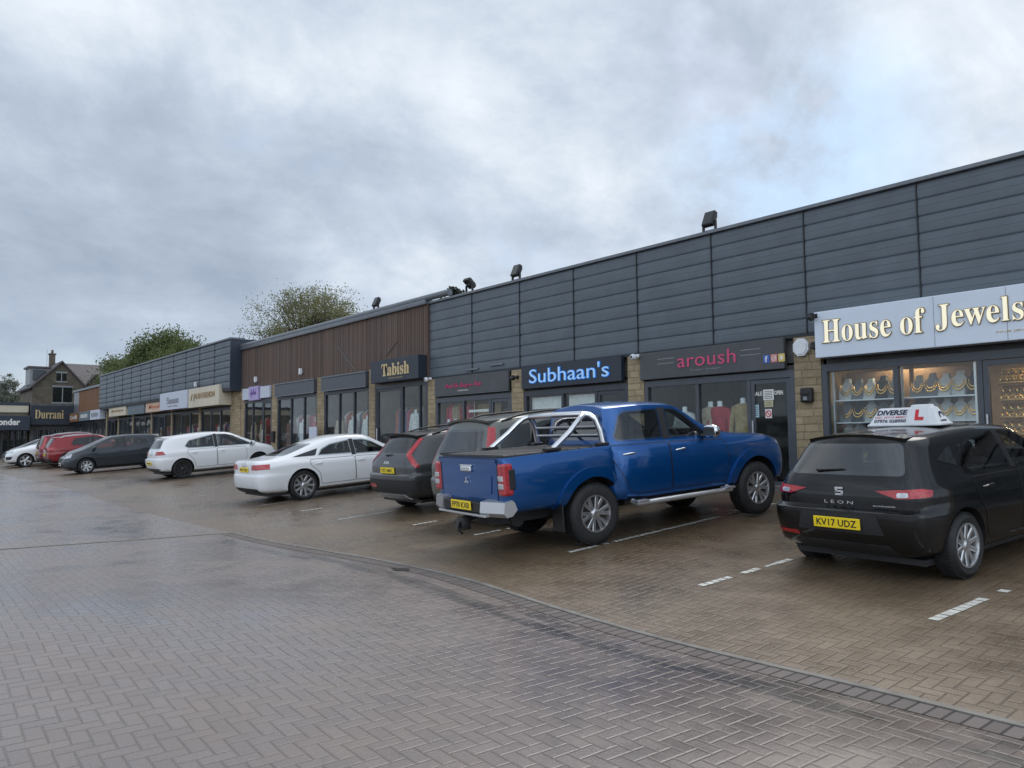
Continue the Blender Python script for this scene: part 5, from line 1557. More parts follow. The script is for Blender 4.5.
# ---- far orange timber block and the end row --------------------------------
rb = thing('retail_block', W(65.5, FY, .9), 'small orange timber-boarded terrace beyond the blue-grey one', 'building')
w = MB(); s = 60.25
while s < 69.6:
    w.box(-s, -(s + .13), FY - .02 - .01 * rng.random(), FY + .1, 4.0, 5.68); s += .14
w.build('timber_boarding', M['rust'], rb)
w = MB(); w.box(-69.6, -71.6, FY - .02, FY + .1, 4.0, 5.66); w.build('grey_panel', M['flash'], rb)
w = MB(); w.box(-60.22, -71.7, FY - .12, FY + .4, 5.68, 5.85, b=.02); w.build('roof_gutter', M['flash'], rb)
w = MB(); w.box(-60.22, -71.7, FY + .2, FY + .4, .5, 5.6); w.box(-60.22, -71.7, FY + .4, FY + 10, 5.4, 5.5); w.build('wall', M['dark'], rb)
unit(rb, 60.3, 64.0, .85, 3.2, (61.5, 62.8), 1, inner='dark', depth=.8)
unit(rb, 64.3, 68.0, .85, 3.2, (65.5, 66.8), 1, inner='dark', depth=.8)
unit(rb, 68.2, 71.6, .85, 3.2, (69.4, 70.6), 1, inner='dark', depth=.8)
for s0, s1, m_, lab in ((60.5, 63.6, 'palesign', 'small white sign board nearest the blue-grey terrace end'), (64.0, 67.4, 'slatesign', 'small slate sign board under the orange boarding'), (67.8, 71.2, 'rust', 'small orange sign board in the far corner')):
    t = fascia('shop_sign', s0, s1, 3.25, 3.95, FY - .4, FY - .03, M[m_], lab)
    ltr(t, 'FASHION' if m_ != 'rust' else 'Grill', s1 - .5, s0 + .5, 3.45, 3.75, FY - .4, M['greylet'] if m_ == 'palesign' else M['offwhite'], .02)

EX = 72.0
er = thing('end_shop_row', W(EX, 6, .8), 'dark low shop row closing the far end of the car park', 'building')
w = MB(); w.box(-EX - .3, -EX - 8, -6, 9.9, 0, 4.6); w.build('wall', M['stone2'], er)
w = MB(); w.box(-EX - .2, -EX - 8.2, -6.2, 9.95, 4.62, 4.85); w.build('flat_roof', M['navy'], er)
w = MB(); w.box(-EX - .1, -EX - 8, 10.0, 13.2, 0, 4.78); w.build('corner_wall', M['dark'], er)
w = MB(); w.box(-EX - .25, -EX - .31, -6, 9.9, 4.05, 4.6); w.build('render_band', M['cream'], er)
for ya, yb in ((8.1, 9.8), (6.2, 7.9), (3.6, 5.9), (.6, 3.2), (10.3, 12.6)):
    w = MB(); w.box(-EX + .0, -EX - .12, ya, yb, .4, 2.75); o = w.build('shop_front', M['frame'], er)
    w = MB(); w.box(-EX + .03, -EX + .0, ya + .1, (ya + yb) / 2 - .04, .7, 2.65); w.box(-EX + .03, -EX + .0, (ya + yb) / 2 + .04, yb - .1, .7, 2.65); w.build('window_pane', M['glass'], o)
def end_sign(y0, y1, z0, z1, m_, lab, txt, lm, ta, tb, za, zb_, dep=.3, weight=.02, tr=None):
    t = thing('shop_sign', W(EX, (y0 + y1) / 2, z0), lab, 'shop sign')
    mb = MB(); mb.box(-EX + .15, -EX + .15 + dep, y0, y1, z0, z1, b=.02); mb.build('panel', M[m_], t)
    mb = MB(); text_fit(mb, txt if tr is None else txt.translate(tr), 0, 1, 0, 1, lambda u, v, d: Vector((-EX + .15 + dep + d, ta + (tb - ta) * u, za + (zb_ - za) * v)), .03, weight=weight)
    mb.build('lettering', M[lm], t)
end_sign(9.95, 13.1, 3.05, 4.62, 'signnavy', 'black sign board with dull gold serif lettering closing the far end', 'Durrani', 'goldlet', 10.25, 12.25, 3.55, 4.25, tr=SERIF, weight=.0)
end_sign(6.1, 9.85, 2.6, 3.75, 'navy', 'dark awning board with bold white lettering at the far left', 'Wonder', 'offwhite', 7.1, 9.2, 3.0, 3.5, .9, .04)
# ------------------------------------------------------------------ fittings on the shop fronts
def floodlight(s, z, y, tilt, label):
    t = thing('floodlight', W(s, y, z), label, 'floodlight', 'floodlights on the parapet')
    c = MB(); c.box(-s - .16, -s - .13, y - .03, y + .03, z, z + .22); c.box(-s + .13, -s + .16, y - .03, y + .03, z, z + .22); c.box(-s - .16, -s + .16, y - .05, y + .05, z - .0, z + .03)
    c.build('bracket', M['black'], t)
    c = MB(); c.box(-.13, .13, -.05, .06, -.17, .17, b=.02)
    for k in range(5): c.box(-.11 + .05 * k, -.10 + .05 * k, .06, .10, -.13, .13)
    R_ = Matrix.Rotation(tilt, 4, 'X')
    for v in c.v: v.xyz = R_ @ v + W(s, y, z + .27)
    h = c.build('housing', M['black'], t)
    c = MB(); c.box(-.11, .11, -.058, -.05, -.15, .15)
    for v in c.v: v.xyz = R_ @ v + W(s, y, z + .27)
    c.build('lens', M['glass'], h)
floodlight(9.27, RT + .04, FY + .08, math.radians(-25), 'black floodlight on the parapet above the pink-lettered boutique sign')
floodlight(15.4, RT + .04, FY + .08, math.radians(-25), 'black floodlight on the parapet above the glowing blue sign')
floodlight(22.7, RT + .24, FY + .05, math.radians(-25), 'black floodlight on the gutter of the timber terrace')
floodlight(17.5, RT + .04, FY + .1, math.radians(50), 'floodlight tipped over backwards where the grey and timber terraces meet')

def cctv(s, z, y, label, white=False):
    t = thing('security_camera', W(s, y, z), label, 'camera', 'security cameras')
    c = MB(); c.box(-s - .05, -s + .05, y + .03, y + .09, z - .04, z + .04, b=.01); c.tube([W(s, y + .04, z), W(s, y - .06, z - .02)], .018, 8)
    c.build('mount', M['white'] if white else M['black'], t)
    c = MB(); c.lathe([(.001, -.075), (.05, -.06), (.07, -.01), (.07, .02), (.001, .03)], 'y', W(s, y - .09, z - .03), 18)
    b = c.build('dome', M['white'] if white else M['black'], t)
    c = MB(); c.lathe([(.001, -.082), (.03, -.072), (.036, -.06)], 'y', W(s, y - .09, z - .03), 14); c.build('lens', M['glass'], b)
cctv(11.12, 3.38, 12.86, 'small white and dark camera between the blue and pink-lettered signs', True)
cctv(6.86, 3.70, 12.66, 'small black camera on the corner of the jewellers sign')
cctv(19.3, 3.42, 12.9, 'white camera beside the black and gold sign', True)
cctv(15.25, 3.2, 12.9, 'dark camera on the stone pillar left of the glowing blue sign')
t = thing('alarm_box', W(7.26, 12.9, 3.17), 'white octagonal alarm box high on the stone pillar', 'alarm box')
c = MB(); pr = [(.16 * math.cos(PI / 8 + PI * k / 4), .17 * math.sin(PI / 8 + PI * k / 4)) for k in range(8)]
c.prism(pr, 0, .07, lambda u, v, d: Vector((-7.26 + u, 12.96 - d, 3.20 + v)))
pr2 = [(u * .8, v * .8) for u, v in pr]; c.prism(pr2, .07, .085, lambda u, v, d: Vector((-7.26 + u, 12.96 - d, 3.20 + v))); c.build('cover', M['white'], t)
c = MB(); c.box(-7.05, -6.98, 12.86, 12.97, 3.14, 3.27, b=.015); c.build('strobe', M['black'], t)
t = thing('wall_box', W(7.18, 12.9, 2.2), 'black box screwed to the stone pillar under the alarm', 'post box')
c = MB(); c.box(-7.29, -7.07, 12.86, 12.97, 2.2, 2.46, b=.025); c.build('body', M['black'], t)
c = MB(); c.box(-7.27, -7.09, 12.83, 12.86, 2.34, 2.40, b=.008); c.build('flap', M['trim'], t)
c = MB(); c.box(-7.22, -7.15, 12.852, 12.86, 2.24, 2.30); c.build('label_plate', M['greylet'], t)
for s, z, lab in ((32.76, 4.15, 'small white wall light on the timber boards above the lilac sign'), (28.24, 4.17, 'small white wall light above the second blank shutter box'), (39.2, 4.30, 'small white wall light on the blue-grey panels above the cream sign')):
    y = 12.95 if s < 34 else 12.45
    t = thing('wall_light', W(s, y, z), lab, 'wall light', 'white wall lights')
    c = MB(); c.box(-s - .05, -s + .05, y - .12, y, z, z + .24, b=.02); c.build('shade', M['white'], t)
    c = MB(); c.box(-s - .07, -s + .07, y - .02, y + .03, z + .06, z + .18); c.build('back_plate', M['greylet'], t)
t = thing('advertising_board', W(26.65, 12.75, .7), 'white free-standing board by the stone pillar behind the white saloon', 'sign')
c = MB(); c.box(-26.95, -26.35, 12.66, 12.72, .75, 2.1, b=.015); c.build('board', M['palesign'], t)
c = MB(); c.box(-27.0, -26.3, 12.58, 12.82, .70, .76, b=.01); c.build('foot', M['trim'], t)
for s in (30.85,):
    t = thing('wall_box', W(s, 12.9, 1.6), 'small dark box on the stone pillar left of the lilac sign', 'post box')
    c = MB(); c.box(-s - .12, -s + .12, 12.84, 12.97, 1.55, 2.0, b=.02); c.build('body', M['black'], t)
    c = MB(); c.box(-s - .09, -s + .09, 12.82, 12.84, 1.8, 1.88); c.build('flap', M['trim'], t)

# notices on the boutique door
def notice(s0, s1, z0, z1, m_, label, marks=(), y=12.985):
    t = thing('notice', W((s0 + s1) / 2, FY + .02, z0), label, 'notice', 'notices on the boutique door')
    c = MB(); c.box(-s0, -s1, FY + .012, FY + .016, z0, z1); c.build('sheet', m_, t)
    if marks:
        c = MB()
        for (a, b, e, f) in marks: c.box(-(s0 + (s1 - s0) * a), -(s0 + (s1 - s0) * b), FY + .0095, FY + .012, z0 + (z1 - z0) * e, z0 + (z1 - z0) * f)
        c.build('print', M['ink'] if m_ is not M['ink'] else M['redink'], t)
lines = [(.12, .88, .15 + .16 * k, .2 + .16 * k) for k in range(5)]
notice(8.12, 7.90, 2.28, 2.48, M['offwhite'], 'white notice at the top of the boutique door', lines)
notice(8.10, 7.92, 2.15, 2.27, pbr('pale_yellow_paper', (.6, .55, .35), .6), 'pale yellow notice under the white one on the boutique door', lines)
notice(8.09, 7.95, 1.94, 2.11, M['offwhite'], 'white sheet with a red no-entry ring on the boutique door')
c = MB(); c.tube([(-8.02 + .055 * math.cos(2 * PI * k / 20), FY + .008, 2.025 + .055 * math.sin(2 * PI * k / 20)) for k in range(21)], .008, 5, cap=False); c.tube([(-8.06, FY + .008, 2.06), (-7.98, FY + .008, 1.99)], .007, 5)
c.build('prohibition_mark', M['redink'], [o for o in bpy.data.objects if o.get('label', '').startswith('white sheet with')][0])
notice(8.34, 8.22, 1.96, 2.2, pbr('pale_blue_paper', (.4, .55, .62), .5), 'pale blue card on the left edge of the boutique door', lines)
t = thing('notice', W(8.05, FY, 2.3), 'white cut-out lettering strip across the boutique door glass', 'notice', 'notices on the boutique door')
c = MB()
for a, b, txt in ((8.33, 8.14, 'SALE'), (7.89, 7.71, 'OPEN')): text_fit(c, txt, -a, -b, 2.37, 2.45, lambda u, v, d: Vector((u, FY + .018 - d, v)), .003, weight=.03)
c.build('lettering', M['offwhite'], t)

# mannequins: bust, neck cap and garment
def mannequin(s, y, z, col_m, label, white=True, h=1.0, group='dressed window mannequins'):
    t = thing('mannequin', W(s, y, z), label, 'mannequin', group)
    c = MB(); c.lathe([(.001, 0), (.17, .0), (.17, .02), (.03, .03), (.025, .55 * h)], 'z', W(s, y, z), 16); c.build('stand', M['steel'], t)
    c = MB(); z0 = z + .5 * h
    c.lathe([(.12, 0), (.15, .12), (.125, .28), (.16, .42), (.19, .54), (.16, .60), (.07, .635), (.055, .66), (.06, .72), (.05, .74), (.001, .745)], 'z', W(s, y, z0), 24, sy=.62)
    c.build('torso', M['white'], t)
    g = MB(); vs = []; fs = []; n = 40
    prof = [(.24, -.42), (.22, -.2), (.19, .05), (.17, .2), (.185, .38), (.215, .52), (.19, .60), (.09, .632)]
    for r, hh in prof:
        for k in range(n):
            a = 2 * PI * k / n
            rr = r * (1 + .05 * math.sin(9 * a + hh * 7) * (1 if hh < .3 else .2))
            vs.append(W(s, y, z0 + hh) + Vector((rr * math.cos(a), rr * .66 * math.sin(a), 0)))
    for i in range(len(prof) - 1):
        for k in range(n): fs.append((i * n + k, i * n + (k + 1) % n, (i + 1) * n + (k + 1) % n, (i + 1) * n + k))
    g.add(vs, fs, 0, True)
    for sd in (-1, 1): g.tube([W(s, y, z0 + .57) + Vector((sd * .18, 0, 0)), W(s, y - .02, z0 + .3) + Vector((sd * .25, 0, 0)), W(s, y - .05, z0 + .02) + Vector((sd * .27, 0, 0))], [.065, .055, .045], 10)
    g.build('garment', col_m, t)
cl = lambda n, c: pbr(n, c, .8, var=.25, scale=14, bump=.3)
G_red, G_olive, G_cream, G_blue, G_white, G_dk = cl('crimson_cloth', (.36, .02, .035)), cl('olive_gold_cloth', (.34, .25, .11)), cl('beige_cloth', (.4, .32, .22)), cl('dark_blue_cloth', (.05, .07, .17)), cl('white_cloth', (.65, .65, .64)), cl('brown_cloth', (.2, .11, .09))
G_pink, G_orange = cl('pink_cloth', (.5, .06, .12)), cl('orange_red_cloth', (.45, .10, .05))
mannequin(10.15, 13.27, 1.0, G_white, 'mannequin in a white top left in the boutique window', h=1.0)
mannequin(9.52, 13.30, 1.08, G_cream, 'mannequin in a beige jacket in the boutique window', h=1.0)
mannequin(9.26, 13.25, 1.08, G_red, 'mannequin in a crimson gown in the boutique window', h=1.0)
mannequin(8.72, 13.25, 1.12, G_olive, 'mannequin in an olive-gold dress beside the boutique door', h=1.0)
mannequin(20.55, 13.25, 1.3, G_white, 'mannequin in a white dress under the black and gold sign')
for s, m_, lab in ((23.6, G_white, 'mannequin in white in the first blank-fronted shop window'), (24.6, G_white, 'second white-dressed mannequin, middle pane of the first blank-fronted shop'), (25.6, G_cream, 'mannequin in beige in the first blank-fronted shop window'), (27.5, G_pink, 'mannequin in pink in the second blank-fronted shop window'), (28.7, G_white, 'mannequin in white in the second blank-fronted shop window'), (29.9, G_dk, 'mannequin in brown in the second blank-fronted shop window'), (32.7, G_cream, 'mannequin in beige under the lilac sign'), (33.7, G_cream, 'mannequin in beige at the left end under the white side panel'),
                   (16.1, G_red, 'mannequin in crimson by the door under the small pink lettering'), (18.0, G_orange, 'mannequin in orange-red under the small pink lettering'), (18.4, G_pink, 'mannequin in bright pink under the small pink lettering'), (18.75, G_blue, 'mannequin in dark blue under the small pink lettering')):
    mannequin(s, 13.25, .95 if s < 20 else 1.2, m_, lab)
for s, m_, lab in ((38.0, G_white, 'mannequin in white under the cream sign'), (36.6, G_dk, 'mannequin in brown under the cream sign'), (41.0, G_white, 'mannequin in white under the pale blue-white sign'), (42.3, G_white, 'second mannequin in white under the pale blue-white sign'), (47.9, G_cream, 'mannequin in beige under the peach sign'), (50.9, G_white, 'mannequin in white under the slate-blue sign')):
    mannequin(s, 13.25, .95 if s < 20 else 1.2, m_, lab)
def rail(s0, s1, y, z, cols_, label, L=.95):
    t = thing('clothes_rail', W((s0 + s1) / 2, y, z), label, 'clothes rail', 'rails of clothes in the shop windows')
    c = MB(); c.tube([W(s0, y, z), W(s0, y, z + 1.55), W(s1, y, z + 1.55), W(s1, y, z)], .016, 8); c.build('frame', M['steel'], t)
    n = len(cols_)
    for k, mm in enumerate(cols_):
        s = s0 + (s1 - s0) * (k + .5) / n; w_ = (s1 - s0) / n * .52; l = L * jr0.uniform(.8, 1.15)
        g = MB(); vs = []; fs = []
        rows_ = ((0, .05, .02), (.06, .14, .05), (.14, .22, .07), (.5 * l, .20, .06), (l, .24, .09))
        m_ = 14
        for hh, rx, ry in rows_:
            for q in range(m_):
                a = 2 * PI * q / m_
                fold = 1 + .12 * math.sin(5 * a + k) * min(1, hh * 2)
                vs.append(W(s, y, z + 1.52 - hh) + Vector((ry * 1.3 * math.cos(a) * fold + w_ * .0, rx * math.sin(a) * fold, 0)))
        for i_ in range(len(rows_) - 1):
            for q in range(m_): fs.append((i_ * m_ + q, i_ * m_ + (q + 1) % m_, (i_ + 1) * m_ + (q + 1) % m_, (i_ + 1) * m_ + q))
        g.add(vs, fs, 0, True); g.build('garment', mm, t)
jr0 = random.Random(4)
CL = [G_red, G_olive, G_cream, G_blue, G_white, G_dk, G_pink, G_orange]
for s0, s1, z, lab in ((17.75, 18.95, 1.15, 'rail of bright clothes at the left under the small pink lettering'), (16.5, 17.6, .95, 'rail of clothes in the middle under the small pink lettering'), (20.9, 22.3, 1.1, 'rail of clothes at the left under the black and gold sign'), (23.3, 25.9, 1.1, 'long rail of clothes in the first blank-fronted shop'), (27.2, 30.2, 1.1, 'long rail of clothes in the second blank-fronted shop'), (31.6, 33.9, 1.1, 'rail of clothes under the lilac sign'),
                       (36.4, 39.6, 1.0, 'rail of clothes under the cream sign'), (40.9, 44.2, 1.0, 'rail of clothes under the pale blue-white sign'), (45.6, 48.3, 1.0, 'rail of clothes under the peach sign'), (49.5, 52.4, 1.0, 'rail of clothes under the slate-blue sign'), (7.7, 8.3, .75, 'short rail of clothes inside the boutique door'), (12.6, 14.6, .75, 'rail of clothes under the glowing blue sign')):
    nn = int((s1 - s0) / .16)
    bright = 'bright' in lab
    rail(s0, s1, 13.45 if bright else (14.6 if s0 < 9 else 13.75), z, [(jr0.choice([G_red, G_pink, G_orange, G_cream, G_blue]) if bright else jr0.choice(CL)) for _ in range(nn)], lab)
# blinds in the blue-lettered shop
for s0, s1, lab in ((12.55, 13.5, 'half-drawn white roller blind in the middle pane under the blue sign'), (13.72, 14.85, 'half-drawn white roller blind in the left pane under the blue sign')):
    t = thing('roller_blind', W((s0 + s1) / 2, FY + .12, 2.4), lab, 'blind', 'roller blinds')
    c = MB(); c.box(-s0, -s1, FY + .12, FY + .125, 2.36, 2.64); c.build('fabric', M['offwhite'], t)
    c = MB(); c.tube([W(s0, FY + .12, 2.35), W(s1, FY + .12, 2.35)], .012, 8); c.build('bottom_bar', M['white'], t)
t = thing('poster', W(17.05, FY + .06, 2.3), 'pale poster strip in the middle pane under the small pink lettering', 'poster')
c = MB(); c.box(-16.6, -17.5, FY + .06, FY + .065, 2.35, 2.42); c.build('sheet', M['offwhite'], t)
t = thing('display_shelf', W(17.05, FY + .5, 1.8), 'wooden shelf unit in the middle pane under the small pink lettering', 'shelf')
c = MB(); c.box(-16.55, -17.6, FY + .45, FY + .5, .8, 2.6); c.build('back_panel', M['tan'], t)
for z in (1.4, 1.8, 2.2): 
    c = MB(); c.box(-16.55, -17.6, FY + .25, FY + .45, z, z + .03); c.build('shelf', M['offwhite'], t)

# ---- the jewellers' window ------------------------------------------------------
M['velvet_w'] = pbr('pale_velvet', (.55, .55, .53), .8); M['velvet_g'] = pbr('grey_velvet', (.16, .17, .18), .8); M['velvet_k'] = pbr('black_velvet', (.02, .022, .024), .8)
M['gold'] = pbr('gold_jewellery', (.75, .45, .14), .25, 1.0, var=.15)
M['goldcloth'] = pbr('gold_velvet', (.42, .26, .10), .6)
M['wood'] = pbr('warm_wood', (.28, .17, .09), .5, var=.3, scale=3)
M['glowlamp'] = pbr('lamp_diffuser', (.9, .85, .75), .5, emit=(1.0, .83, .6), es=20.0)
def shelves(s0, s1, label):
    t = thing('display_cabinet', W((s0 + s1) / 2, FY + .4, BZ + .2), label, 'display cabinet', 'jewellery window cabinets')
    c = MB(); c.box(-s0, -s1, FY + .62, FY + .66, BZ + .15, 2.72); c.build('back_panel', M['wood'], t)
    for z in (1.05, 1.44, 1.83, 2.22):
        c = MB(); c.box(-s0, -s1, FY + .14, FY + .62, z - .02, z); c.build('shelf', M['steel'], t)
    for s in (s0 + .02, s1 - .02):
        c = MB(); c.box(-s - .015, -s + .015, FY + .1, FY + .14, BZ + .15, 2.72); c.build('upright', M['steel'], t)
shelves(4.48, 5.62, 'jewellery cabinet behind the window pane next to the jewellers door')
shelves(5.70, 6.80, 'jewellery cabinet behind the left window pane beside the stone pillar')
row = {1.05: 'bottom', 1.44: 'lower', 1.83: 'upper', 2.22: 'top'}
PX = {4.48: 'right-hand', 5.70: 'left-hand'}
jr = random.Random(11)
place = ['nearest the door', 'right of the middle', 'in the middle', 'left of the middle', 'nearest the pillar']
def bust(s, y, z, mv, label, sc=1.0):
    t = thing('necklace_bust', W(s, y, z), label, 'necklace bust', 'necklace busts in the jewellers window')
    c = MB()
    pr = [(-.10, 0), (.10, 0), (.115, .10), (.09, .20), (.045, .245), (.035, .30), (-.035, .30), (-.045, .245), (-.09, .20), (-.115, .10)]
    pr = [(u * sc, v * sc) for u, v in pr]
    vs = []; n = len(pr)
    for d, k in ((0, .86), (.03, 1.0), (.07, .95), (.10, .7)):
        for u, v in pr: vs.append(W(s, y, z) + Vector((u * k, -.05 + d + v * .28, v * (1 if k > .8 else .95))))
    fs = [list(range(n))]
    for i in range(3):
        for k in range(n): fs.append((i * n + k, i * n + (k + 1) % n, (i + 1) * n + (k + 1) % n, (i + 1) * n + k))
    fs.append([3 * n + k for k in range(n)][::-1])
    c.add(vs, fs, 0, True); c.build('bust', mv, t, sharp=50)
    g = MB()
    for rr in (.055, .078):
        ring = []
        for k in range(17):
            a = PI + PI * k / 16
            v = .20 + rr * 1.9 * math.sin(a) * .9
            ring.append(W(s, y, z) + Vector((rr * math.cos(a) * sc, -.065 + max(.02, v) * .28 * sc, max(.02, v) * sc)))
        g.tube(ring, [.004 + .009 * math.sin(PI * k / 16) for k in range(17)], 6)
    g.build('necklace', M['gold'], t)
for x0 in (4.48, 5.70):
    for z in row:
        for k in range(5):
            mv = M[['velvet_w', 'velvet_k', 'velvet_g', 'velvet_k', 'velvet_w', 'velvet_g'][jr.randrange(6)]]
            nm = 'pale' if mv is M['velvet_w'] else ('black' if mv is M['velvet_k'] else 'grey')
            bust(x0 + .13 + .21 * k, FY + .34, z, mv, '%s necklace bust, %s shelf of the %s jewellery cabinet, %s' % (nm, row[z], PX[x0], place[k]), 1.2 + .2 * jr.random())
# gold wall trays behind the door pane
hs = ['lowest', 'second', 'third', 'fourth', 'fifth', 'topmost']
for r_ in range(6):
    z = 1.05 + .27 * r_
    t = thing('gold_tray', W(3.7, FY + .9, z), '%s row of slanting gold jewellery trays seen through the jewellers door' % hs[r_], 'jewellery tray', 'rows of gold trays')
    c = MB(); c.add([W(3.0, FY + .7, z), W(4.38, FY + .7, z), W(4.38, FY + .92, z + .24), W(3.0, FY + .92, z + .24), W(3.0, FY + .74, z - .03), W(4.38, FY + .74, z - .03), W(4.38, FY + .96, z + .21), W(3.0, FY + .96, z + .21)], [(0, 1, 2, 3), (4, 7, 6, 5), (0, 4, 5, 1), (1, 5, 6, 2), (2, 6, 7, 3), (3, 7, 4, 0)])
    c.build('tray', M['goldcloth'], t)
    c = MB()
    for k in range(14):
        for q in (0, 1):
            p = W(3.06 + .097 * k, FY + .735 + .1 * q, z + .055 + .11 * q)
            ring = [p + Vector((.037 * math.cos(2 * PI * j / 10), -.012, .037 * math.sin(2 * PI * j / 10))) for j in range(11)]
            c.tube(ring, .012, 5, cap=False)
    c.build('bangles', M['gold'], t)
for i, (s, y, lab) in enumerate(((3.5, FY + .45, 'slim ceiling light nearest the door inside the jewellers'), (3.4, FY + 1.5, 'slim ceiling light at the back inside the jewellers'), (5.7, FY + .45, 'slim ceiling light over the left jewellery cabinets'))):
    t = thing('ceiling_light', W(s, y, 2.93), lab, 'ceiling light', 'lit ceiling lights in the jewellers')
    c = MB(); c.box(-s - .35, -s + .35, y - .05, y + .05, 2.92, 2.955); c.build('casing', M['white'], t)
    c = MB(); c.box(-s - .33, -s + .33, y - .04, y + .04, 2.91, 2.92); c.build('diffuser', M['glowlamp'], t)

# ------------------------------------------------------------------ stone house beyond
def house():
    HX = 100
    h = thing('stone_house', W(HX + 4, 18, 1), 'old dark stone house with a steep gable and chimneys behind the end shops', 'house')
    w = MB()
    g = [(14.0, 1.0), (19.1, 1.0), (19.1, 8.15), (16.8, 10.75), (14.0, 8.0)]
    w.prism(g, 0, 9, lambda u, v, d: Vector((-HX - d, u, v)))
    w.prism([(19.1, 1.0), (25.5, 1.0), (25.5, 8.2), (19.1, 8.2)], 1.0, 9, lambda u, v, d: Vector((-HX - d, u, v)))
    w.prism([(19.4, 8.2), (21.6, 8.2), (20.5, 9.5)], .9, 4, lambda u, v, d: Vector((-HX - d, u, v)))
    w.build('wall', M['stone2'], h)
    M['slate'] = pbr('slate_roof', (.085, .075, .078), .55, var=.25, scale=3, bump=.5)
    r = MB()
    for pts in ([(13.6, 7.75), (16.8, 10.95), (16.8, 10.75), (13.7, 7.6)], [(16.8, 10.95), (19.5, 7.9), (19.4, 7.75), (16.8, 10.75)]):
        r.prism(pts, -.3, 9.2, lambda u, v, d: Vector((-HX - d, u, v)))
    r.add([(-HX - .7, 19.2, 8.1), (-HX - .7, 26.0, 8.1), (-HX - 5, 25.6, 11.1), (-HX - 5, 16.8, 11.1), (-HX - .7, 19.2, 7.95), (-HX - .7, 26, 7.95), (-HX - 5, 25.6, 10.9), (-HX - 5, 16.8, 10.9)], [(0, 1, 2, 3), (4, 7, 6, 5), (0, 4, 5, 1), (1, 5, 6, 2), (2, 6, 7, 3), (3, 7, 4, 0)])
    for pts in ([(19.2, 8.05), (20.5, 9.65), (20.5, 9.5), (19.3, 8.0)], [(20.5, 9.65), (21.8, 8.05), (21.7, 8.0), (20.5, 9.5)]):
        r.prism(pts, .7, 4, lambda u, v, d: Vector((-HX - d, u, v)))
    ro = r.build('roof', M['slate'], h)
    for y, x, z, hh, wd in ((16.6, HX + 5, 10.7, 1.35, .55), (25.3, HX + 5, 10.8, 1.6, 1.3)):
        c = MB(); c.box(-x - .4, -x + .4, y - wd / 2, y + wd / 2, z - 1.2, z + hh); c.box(-x - .48, -x + .48, y - wd / 2 - .08, y + wd / 2 + .08, z + hh, z + hh + .15)
        for k in range(2): c.lathe([(.12, 0), (.10, .4), (.12, .42)], 'z', (-x - .2 + .4 * k, y, z + hh + .15), 10)
        c.build('chimney', M['stone2'], ro)
    c = MB(); c.tube([(-HX - 4, 15.9, 9), (-HX - 4, 15.9, 12.6)], .05, 6); c.build('aerial_pole', M['steel'], h)
    # dormer on the left slope
    c = MB(); c.box(-HX - 1.5, -HX - 4.5, 13.9, 15.9, 8.2, 10.1); c.build('dormer', M['greylet'], h)
    c = MB(); c.box(-HX - 1.3, -HX - 4.7, 13.7, 16.1, 10.1, 10.3); c.build('dormer_roof', M['slate'], h)
    c = MB(); c.box(-HX - 1.42, -HX - 1.5, 14.2, 15.5, 8.7, 9.9); c.build('dormer_pane', M['glass'], h)
    for y0, y1, z0, z1 in ((16.0, 17.9, 6.2, 7.9), (16.3, 17.3, 8.6, 9.5), (20.0, 21.0, 6.6, 7.7), (22.4, 23.6, 6.0, 7.5)):
        X = -HX if y0 < 19 else -HX - 1.0
        c = MB(); c.box(X + .0, X + .07, y0 - .1, y1 + .1, z1, z1 + .18); c.box(X, X + .09, y0 - .1, y1 + .1, z0 - .15, z0); c.box(X, X + .05, (y0 + y1) / 2 - .05, (y0 + y1) / 2 + .05, z0, z1)
        f = c.build('window', M['greylet'], h)
        c = MB(); c.box(X + .005, X + .03, y0, y1, z0, z1); c.build('pane', M['glass'], f)
house()

